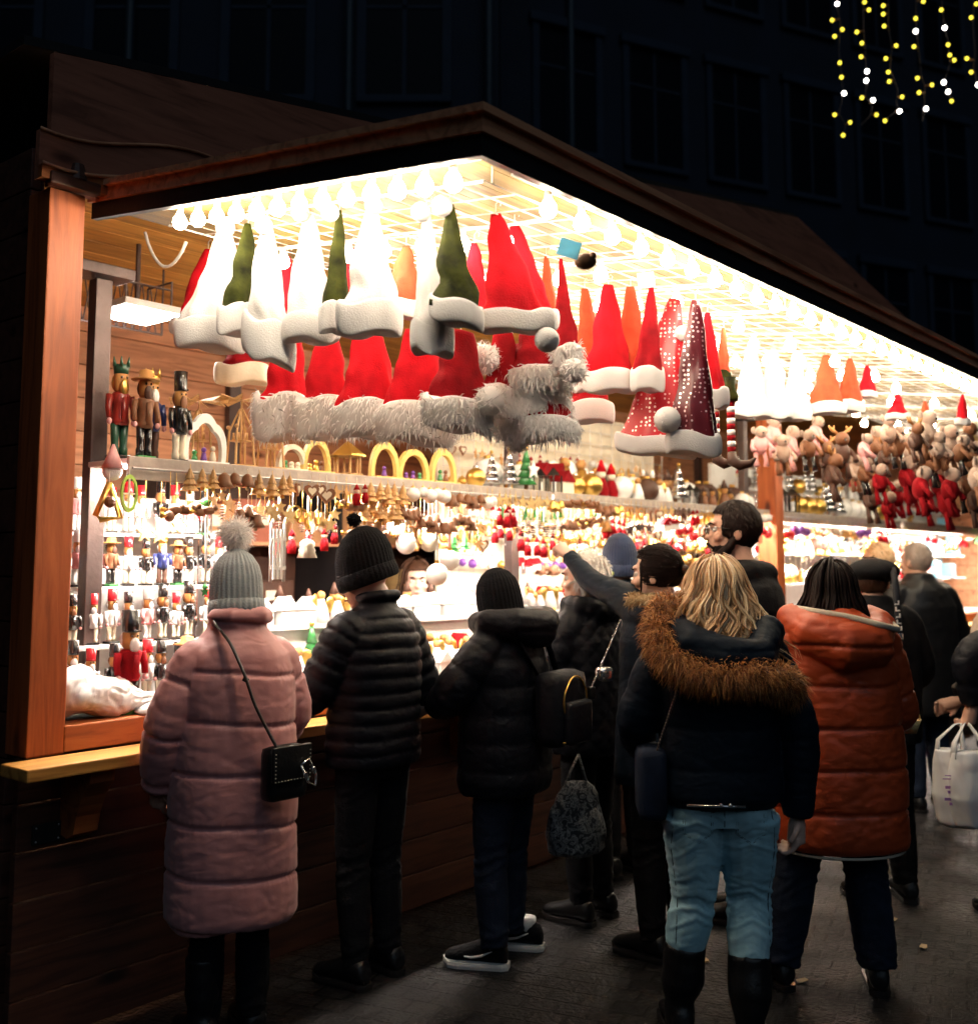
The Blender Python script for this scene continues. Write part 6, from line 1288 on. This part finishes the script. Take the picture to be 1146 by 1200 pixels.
mb = MB(); mb.tube([(.046 * math.cos(a), 0, .02 + .06 * math.sin(a)) for a in [PI * i / 10 for i in range(11)]], .004, 7); mb.build('handle', 'straw', bk, True)
# ---------------------------------------------------------------- 10 black cap, strap with white marks
F = Fig('person in a flat black cap and black jacket beside the orange coat', 1022, 5.3, 10, 1.66)
F.head(-25, 4, face=True); F.cap_hair('hair_brown', 1.05, -.06, .04)
mb = MB(); mb.ball(F.c + Vector((0, -.02, .055)), .125, 20, d=(1., 1.05, .5)); mb.tube([F.c + F.R @ Vector(p) for p in ((-.06, .08, .03), (0, .14, .025), (.06, .08, .03))], [.01, .02, .01], 8, flat=.4); mb.ball(F.c + Vector((0, -.02, .115)), .012, 8); mb.build('cap', 'cloth_black', F.root, True)
F.finish_body(voxel=.009)
F.coat([(.75, .21, .16, 0), (1.05, .22, .165, 0), (1.25, .22, .15, 0), (1.35, .18, .13, 0), (1.41, .11, .1, 0), (1.46, .08, .08, 0)], [([(-.17, 0, 1.33), (-.27, .03, 1.08), (-.23, .2, .95)], (.09, .08, .06)), ([(.17, 0, 1.33), (.27, .03, 1.08), (.2, .2, .97)], (.092, .08, .06))], 'cloth_black', sp=.2, A=.004, wr=.006, voxel=.012)
F.legs((.84, .16), [((-.08, 0, .8), (-.08, .02, .44), (-.08, 0, .08)), ((.09, 0, .8), (.11, .02, .44), (.12, 0, .08))], 'cloth_black', (.1, .075, .06), voxel=.012); F.shoe((-.09, 0), (0, 1)); F.shoe((.13, 0), (.2, 1))
s10 = thing('bag_strap', 'black shoulder strap with white marks and silver clip beside the orange coat', 'strap', F.p, F.h)
a1_, a2_ = F.loc(1050, 690, 5.12), F.loc(1055, 770, 5.08); mb = MB(); mb.tube([F.loc(1046, 665, 5.2), a1_, a2_, F.loc(1062, 830, 5.1)], .016, 8, flat=.3); mb.build('webbing', 'nylon_black', s10, True)
mb = MB()
for i in range(5):
    q = F.loc(1049.5 + i * .8, 708 + i * 7.5, 5.1) + Vector((0, -.012, 0)); mb.box(q, (.022, .004, .006)); mb.box(q + Vector((-.008 if i % 2 else .008, 0, .009)), (.006, .004, .016))
mb.build('mark', 'rubber_white', s10)
mb = MB(); mb.box(F.loc(1053, 746, 5.08) + Vector((0, -.012, 0)), (.03, .008, .03), bev=.004); mb.build('clip', 'silver', s10)
# ---------------------------------------------------------------- 11 grey haired man, and 12 pale head beside him
F = Fig('broad person with short grey hair in a black jacket far along the stall', 1078, 7.2, 20, 1.77)
F.head(10, 0, face=True); F.cap_hair('hair_grey', 1.03, -.07, .02, amp=.004); F.finish_body(voxel=.009)
F.coat([(.62, .24, .17, 0), (.66, .255, .18, 0), (1.1, .25, .18, 0), (1.32, .255, .17, 0), (1.43, .2, .14, 0), (1.5, .11, .1, 0), (1.55, .08, .08, 0)], [([(-.2, 0, 1.4), (-.31, .04, 1.12), (-.24, .22, .98)], (.1, .09, .065)), ([(.2, 0, 1.4), (.33, .02, 1.12), (.3, .14, .92)], (.1, .09, .065))], 'leather_black', sp=.5, A=.002, wr=.008, voxel=.013)
F.legs((.9, .17), [((-.09, 0, .85), (-.09, .02, .48), (-.1, 0, .09)), ((.09, 0, .85), (.13, .05, .48), (.16, .03, .09))], 'denim_dark', (.1, .08, .07), voxel=.013); F.shoe((-.1, 0), (-.3, 1)); F.shoe((.16, .03), (.5, 1))
F = Fig('person with pale blond hair just behind the grey haired man', 1034, 7.9, 30, 1.78)
F.head(20, 0, face=True); F.cap_hair('hair_blonde', 1.08, -.06, .04); F.finish_body(voxel=.009)
F.coat([(.7, .22, .16, 0), (1.1, .23, .17, 0), (1.32, .23, .16, 0), (1.43, .18, .14, 0), (1.5, .1, .1, 0)], [([(-.18, 0, 1.4), (-.28, .04, 1.12), (-.24, .2, .98)], (.09, .08, .06)), ([(.18, 0, 1.4), (.28, .04, 1.12), (.24, .2, .98)], (.09, .08, .06))], 'cloth_black', sp=.5, A=.002, voxel=.014)
F.legs((.9, .16), [((-.09, 0, .85), (-.09, .02, .48), (-.09, 0, .09)), ((.09, 0, .85), (.09, .02, .48), (.09, 0, .09))], 'cloth_black', voxel=.014); F.shoe((-.1, 0), (0, 1)); F.shoe((.1, 0), (0, 1))
# ---------------------------------------------------------------- 13 person cut by the picture edge, with carrier bags
F = Fig('person at the picture edge in pale shawl and dark sleeve holding carrier bags', 1182, 5.0, 75, 1.66)
F.head(0, 4); F.cap_hair('hair_brown', 1.08, -.06, .04)
hl = F.loc(1139, 826, 4.88)
F.hand(hl, (0, .25, -1), (.4, 1, 0), 1, 1.0); F.hand((.22, .2, .95), (0, .8, -.3), (-1, 0, 0), -1, .6); F.finish_body()
F.coat([(.75, .2, .16, 0), (1.05, .205, .16, 0), (1.25, .21, .15, 0), (1.35, .18, .13, 0), (1.41, .11, .1, 0), (1.46, .08, .08, 0)], [([(-.16, 0, 1.32), F.loc(1134, 770, 4.85), hl], (.09, .08, .05)), ([(.17, 0, 1.33), (.27, .03, 1.08), (.22, .2, .97)], (.09, .08, .06))], 'nylon_black', sp=.11, A=.006, wr=.007, voxel=.011)
mb = MB(); mb.rings([[Vector((rx * math.cos(2 * PI * j / 20), ry * math.sin(2 * PI * j / 20), z)) for j in range(20)] for z, rx, ry in ((1.15, .2, .17), (1.25, .235, .18), (1.34, .21, .16), (1.42, .12, .12))]); mb.tube([(-.16, 0, 1.34), (-.235, .03, 1.2)], [.1, .1], 12); me = fused(mb, 'sheep', 'shawl', .012, 3, lambda co, no: .008 * nz(co, 14, 14, 8)); link('shawl', me, F.root)
F.legs((.84, .16), [((-.08, 0, .8), (-.08, .02, .44), (-.08, 0, .08)), ((.09, 0, .8), (.09, .02, .44), (.1, 0, .08))], 'cloth_black', voxel=.012); F.shoe((-.09, 0), (0, 1)); F.shoe((.13, 0), (.2, 1))
for j, (u, v, Y, w, sc) in enumerate(((1115, 905, 4.86, .085, 1.), (1136, 908, 4.8, .1, 1.05))):
    r = thing('carrier_bag', ['thin white plastic carrier bag with small print, outer of the two', 'plain white plastic carrier bag, inner of the two at the picture edge'][j], 'plastic bag', atY(u, v, Y), -.1 + .2 * j)
    mb = MB(); n = 20; mb.rings([[(rx * math.cos(2 * PI * q / n), ry * math.sin(2 * PI * q / n), z) for q in range(n)] for z, rx, ry in ((-.23, .04, .03), (-.215, w * .75, .06), (-.1, w, .075), (.05, w * .9, .06), (.1, w * .8, .045))])
    me = fused(mb, 'plastic_film', 'sack', .008, 2, lambda co, no: .010 * nz(co, 12, 12, 7, j * 3) + .007 * np.abs(nz(co, 26, 26, 9, 4))); link('sack', me, r)
    hp = r.matrix_basis.to_3x3()
    tgt = Matrix.Rotation(.1 - .2 * j, 3, 'Z') @ (F.p + Matrix.Rotation(F.h, 3, 'Z') @ (Vector(hl) + Vector((0, .03, -.08))) - Vector(r.location))
    for sg in (-1, 1): mb = MB(); mb.tube([(sg * w * .7, 0, .07), (sg * w * .62, 0, .14), tuple(Vector((sg * w * .3, 0, .2)).lerp(tgt, .5)), tuple(tgt)], [.03, .02, .012, .008], 9, flat=.35); mb.build('handle', 'plastic_film', r, True)
    if j == 0:
        mb = MB()
        for i, (x, z, ww) in enumerate(((-.03, .0, .05), (-.03, -.014, .07), (-.04, -.05, .03), (-.02, -.07, .05), (-.045, -.1, .03), (-.02, -.12, .04))): mb.box((x, -.085, z), (ww, .003, .004 if i < 2 else .012))
        mb.build('print_mark', 'lilac', r)
# ---------------------------------------------------------------- 14 saleswoman behind the counter
wp = H(2.75, -1.25, 0); uu = proj(Vector((wp.x, wp.y, 1.6)))[0]
F = Fig('person behind the counter in a beige cardigan over a purple top', 488, (wp.y), 225, 1.64)
F.head(-38, 2, face=True); F.cap_hair('hair_brown', 1.1, -.09, .05); F.long_hair('hair_brown', .16, 120, .04, .008, .0055, back=115)
F.finish_body(skin='skin_pale')
F.coat([(.6, .19, .15, 0), (1., .19, .15, 0), (1.25, .2, .15, 0), (1.33, .17, .12, 0), (1.39, .1, .09, -.01), (1.42, .07, .07, -.01)], [([(-.16, 0, 1.3), (-.24, .04, 1.06), (-.17, .22, .98)], (.08, .07, .05)), ([(.16, 0, 1.3), (.24, .04, 1.06), (.17, .22, .98)], (.08, .07, .05))], 'cardigan', sp=.5, A=.001, wr=.006, name='cardigan')
mb = MB(); mb.poly([(-.06, 1.4), (.06, 1.4), (.05, 1.2), (.035, .95), (-.035, .95), (-.05, 1.2)], 'y', .12, .166); mb.build('top', 'top_purple', F.root)
F.legs((.82, .16), [((-.08, 0, .78), (-.08, .02, .44), (-.08, 0, .08)), ((.08, 0, .78), (.08, .02, .44), (.08, 0, .08))], 'denim_dark', voxel=.013); F.shoe((-.09, 0), (0, 1)); F.shoe((.09, 0), (0, 1))
# ================================================================ icicle lights over the street, buildings behind
wire_pts = [[(980, 4), (985, 25), (983, 60), (986, 85), (988, 110), (983, 133), (991, 146), (988, 160)], [(1012, 0), (1012, 30), (1014, 62), (1016, 95), (1014, 112), (1022, 125), (1020, 135), (1009, 146)], [(1041, 0), (1041, 30), (1045, 55), (1043, 80), (1052, 105), (1050, 130), (1037, 140)], [(1073, 0), (1074, 35), (1076, 55), (1080, 90), (1084, 100), (1083, 125), (1081, 142)], [(1104, 10), (1107, 32), (1111, 50), (1113, 75), (1106, 96), (1111, 106), (1116, 118)], [(1141, 5), (1140, 30), (1143, 60), (1141, 80), (1146, 99), (1152, 120)]]
blobs = [[(981, 4, 1), (975, 23, 0), (987, 34, 0), (978, 42, 0), (984, 73, 0), (986, 90, 0), (989, 109, 1), (978, 134, 0), (996, 143, 0), (988, 158, 0)], [(1013, 2, 0), (1018, 11, 0), (1004, 37, 0), (1010, 50, 0), (1009, 66, 0), (1016, 83, 1), (1015, 94, 1), (1010, 114, 0), (1023, 117, 1), (1027, 134, 0)], [(1035, 6, 0), (1035, 16, 0), (1036, 30, 0), (1050, 53, 0), (1038, 68, 0), (1041, 84, 0), (1042, 95, 0), (1057, 113, 0), (1054, 130, 1), (1037, 141, 0)], [(1082, 1, 0), (1073, 21, 0), (1073, 36, 1), (1071, 54, 0), (1075, 91, 0), (1092, 99, 0), (1077, 108, 0), (1085, 127, 1)], [(1103, 11, 0), (1107, 32, 1), (1111, 52, 0), (1113, 64, 0), (1118, 70, 0), (1106, 96, 1), (1111, 107, 1), (1115, 118, 0)], [(1138, 20, 0), (1133, 68, 0), (1138, 84, 0), (1146, 99, 1), (1144, 4, 0)]]
YL = 9.5
for i, (wp_, bs) in enumerate(zip(wire_pts, blobs)):
    top = atY(wp_[0][0], -60, YL); r = thing('icicle_light', f'{ordn[i]} hanging strand of yellow and white fairy lights, counted from the stall side', 'fairy lights', top, 0, 'hanging strands of fairy lights above the street')
    mb = MB(); pts = [Vector((0, 0, 0))] + [atY(u, v, YL) - top for u, v in wp_]; mb.tube(pts, .004, 6); mb.build('wire', 'dark_metal', r)
    for u, v, wt in bs:
        q = atY(u, v, YL - .01) - top; pw = min((a.lerp(b_, f / 6) for a, b_ in zip(pts, pts[1:]) for f in range(7)), key=lambda x: (x - q).length)
        mb = MB(); mb.ball(q, .019 if wt else .0165, 10); bl = mb.build('bulb', 'fairy_white' if wt else 'fairy_yellow', r, True); mb = MB(); mb.tube([pw, q + (pw - q) * .25], [.004, .01], 6); mb.build('holder', 'biscuit', bl)
cab = MB(); a, b_ = atY(940, -62, YL), atY(1400, -66, YL); cab.tube([a + (b_ - a) * (i / 14) + Vector((0, 0, -.1 * math.sin(PI * i / 14))) for i in range(15)], .008, 6)
a2, = [atY(100, -420, YL)]; cab.tube([a2, a], .008, 6); o = cab.build('street_cable', 'dark_metal'); tag(o, 'dark cable across the street carrying the icicle lights', 'cable')
plain('render_unlit', (.003, .009, .024), .85, var=.25, scale=1.2, bump=.2, bscale=12); plain('stone_unlit', (.006, .017, .038), .8, var=.2, scale=3); plain('window_dark', (.002, .004, .008), .5, var=.2, bump=0, spec=.1)  # night darkness of the unlit facades is put into these base colours
plain('gutter', (.016, .03, .045), .6)
def facade(name, label, x0, y0, x1, y1, h, cols, rows, wz0, wh, ww, gap, depth=8., pipes=()):
    v = Vector((x1 - x0, y1 - y0, 0)); Lf = v.length; r = thing(name, label, 'building', (x0, y0, 0), math.atan2(v.y, v.x))
    mb = MB(); mb.lohi((0, 0, 0), (Lf, depth, h)); mb.build('wall', 'render_unlit', r)
    mb = MB(); mb.lohi((-.1, -.35, h - .5), (Lf + .1, -.001, h + .1), bev=.05); mb.lohi((0, -.12, 4.2), (Lf, -.001, 4.45), bev=.03); mb.build('cornice', 'stone_unlit', r)
    st = (Lf - .8) / cols
    for c in range(cols):
        for q in range(rows):
            x = .4 + st * (c + .5); z = wz0 + q * gap
            mb = MB(); mb.lohi((x - ww / 2 - .14, -.09, z - .12), (x + ww / 2 + .14, -.0015, z), bev=.02); mb.lohi((x - ww / 2 - .14, -.07, z + .001), (x - ww / 2, -.0015, z + wh)); mb.lohi((x + ww / 2, -.07, z + .001), (x + ww / 2 + .14, -.0015, z + wh)); mb.lohi((x - ww / 2 - .2, -.12, z + wh + .001), (x + ww / 2 + .2, -.0015, z + wh + .18), bev=.02); w = mb.build('window', 'stone_unlit', r)
            mb = MB(); mb.lohi((x - ww / 2, -.004, z), (x + ww / 2, -.002, z + wh)); mb.build('pane', 'window_dark', w)
            mb = MB(); mb.lohi((x - .03, -.02, z), (x + .03, -.0045, z + wh)); mb.lohi((x - ww / 2, -.02, z + wh * .66), (x + ww / 2, -.0045, z + wh * .66 + .05)); mb.build('glazing_bar', 'stone_unlit', w)
    for x in pipes: mb = MB(); mb.tube([(x, -.13, 0), (x, -.13, h - .5)], .06, 10); mb.build('drainpipe', 'gutter', r, True)
    return r
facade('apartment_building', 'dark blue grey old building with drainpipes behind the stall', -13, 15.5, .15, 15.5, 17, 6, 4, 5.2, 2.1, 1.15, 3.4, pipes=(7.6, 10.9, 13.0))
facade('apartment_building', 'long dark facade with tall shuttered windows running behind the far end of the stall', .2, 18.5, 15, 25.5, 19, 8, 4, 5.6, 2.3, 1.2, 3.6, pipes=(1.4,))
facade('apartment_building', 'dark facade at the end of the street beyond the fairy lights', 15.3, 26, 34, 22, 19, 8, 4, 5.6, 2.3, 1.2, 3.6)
# neighbouring hut seen as a dark edge beside the stall
nh = thing('market_hut', 'dark neighbouring wooden hut with low eave beside the near end of the stall', 'market hut', H(-1.3, -.6, 0), STALL_ROT)
mb = MB()
for i in range(18): mb.lohi((-3, 0, .02 + i * .155), (0, .05, .17 + i * .155), bev=.004)
for i in range(18): mb.lohi((-.05, .051, .02 + i * .155), (0, 2.2, .17 + i * .155), bev=.004)
mb.build('wall', 'pine_dark', nh)
mb = MB(); mb.poly([(-.3, 2.82), (2.4, 3.5), (2.4, 3.56), (-.3, 2.88)], 'x', -3.2, .3); mb.build('roof', 'black_trim', nh)
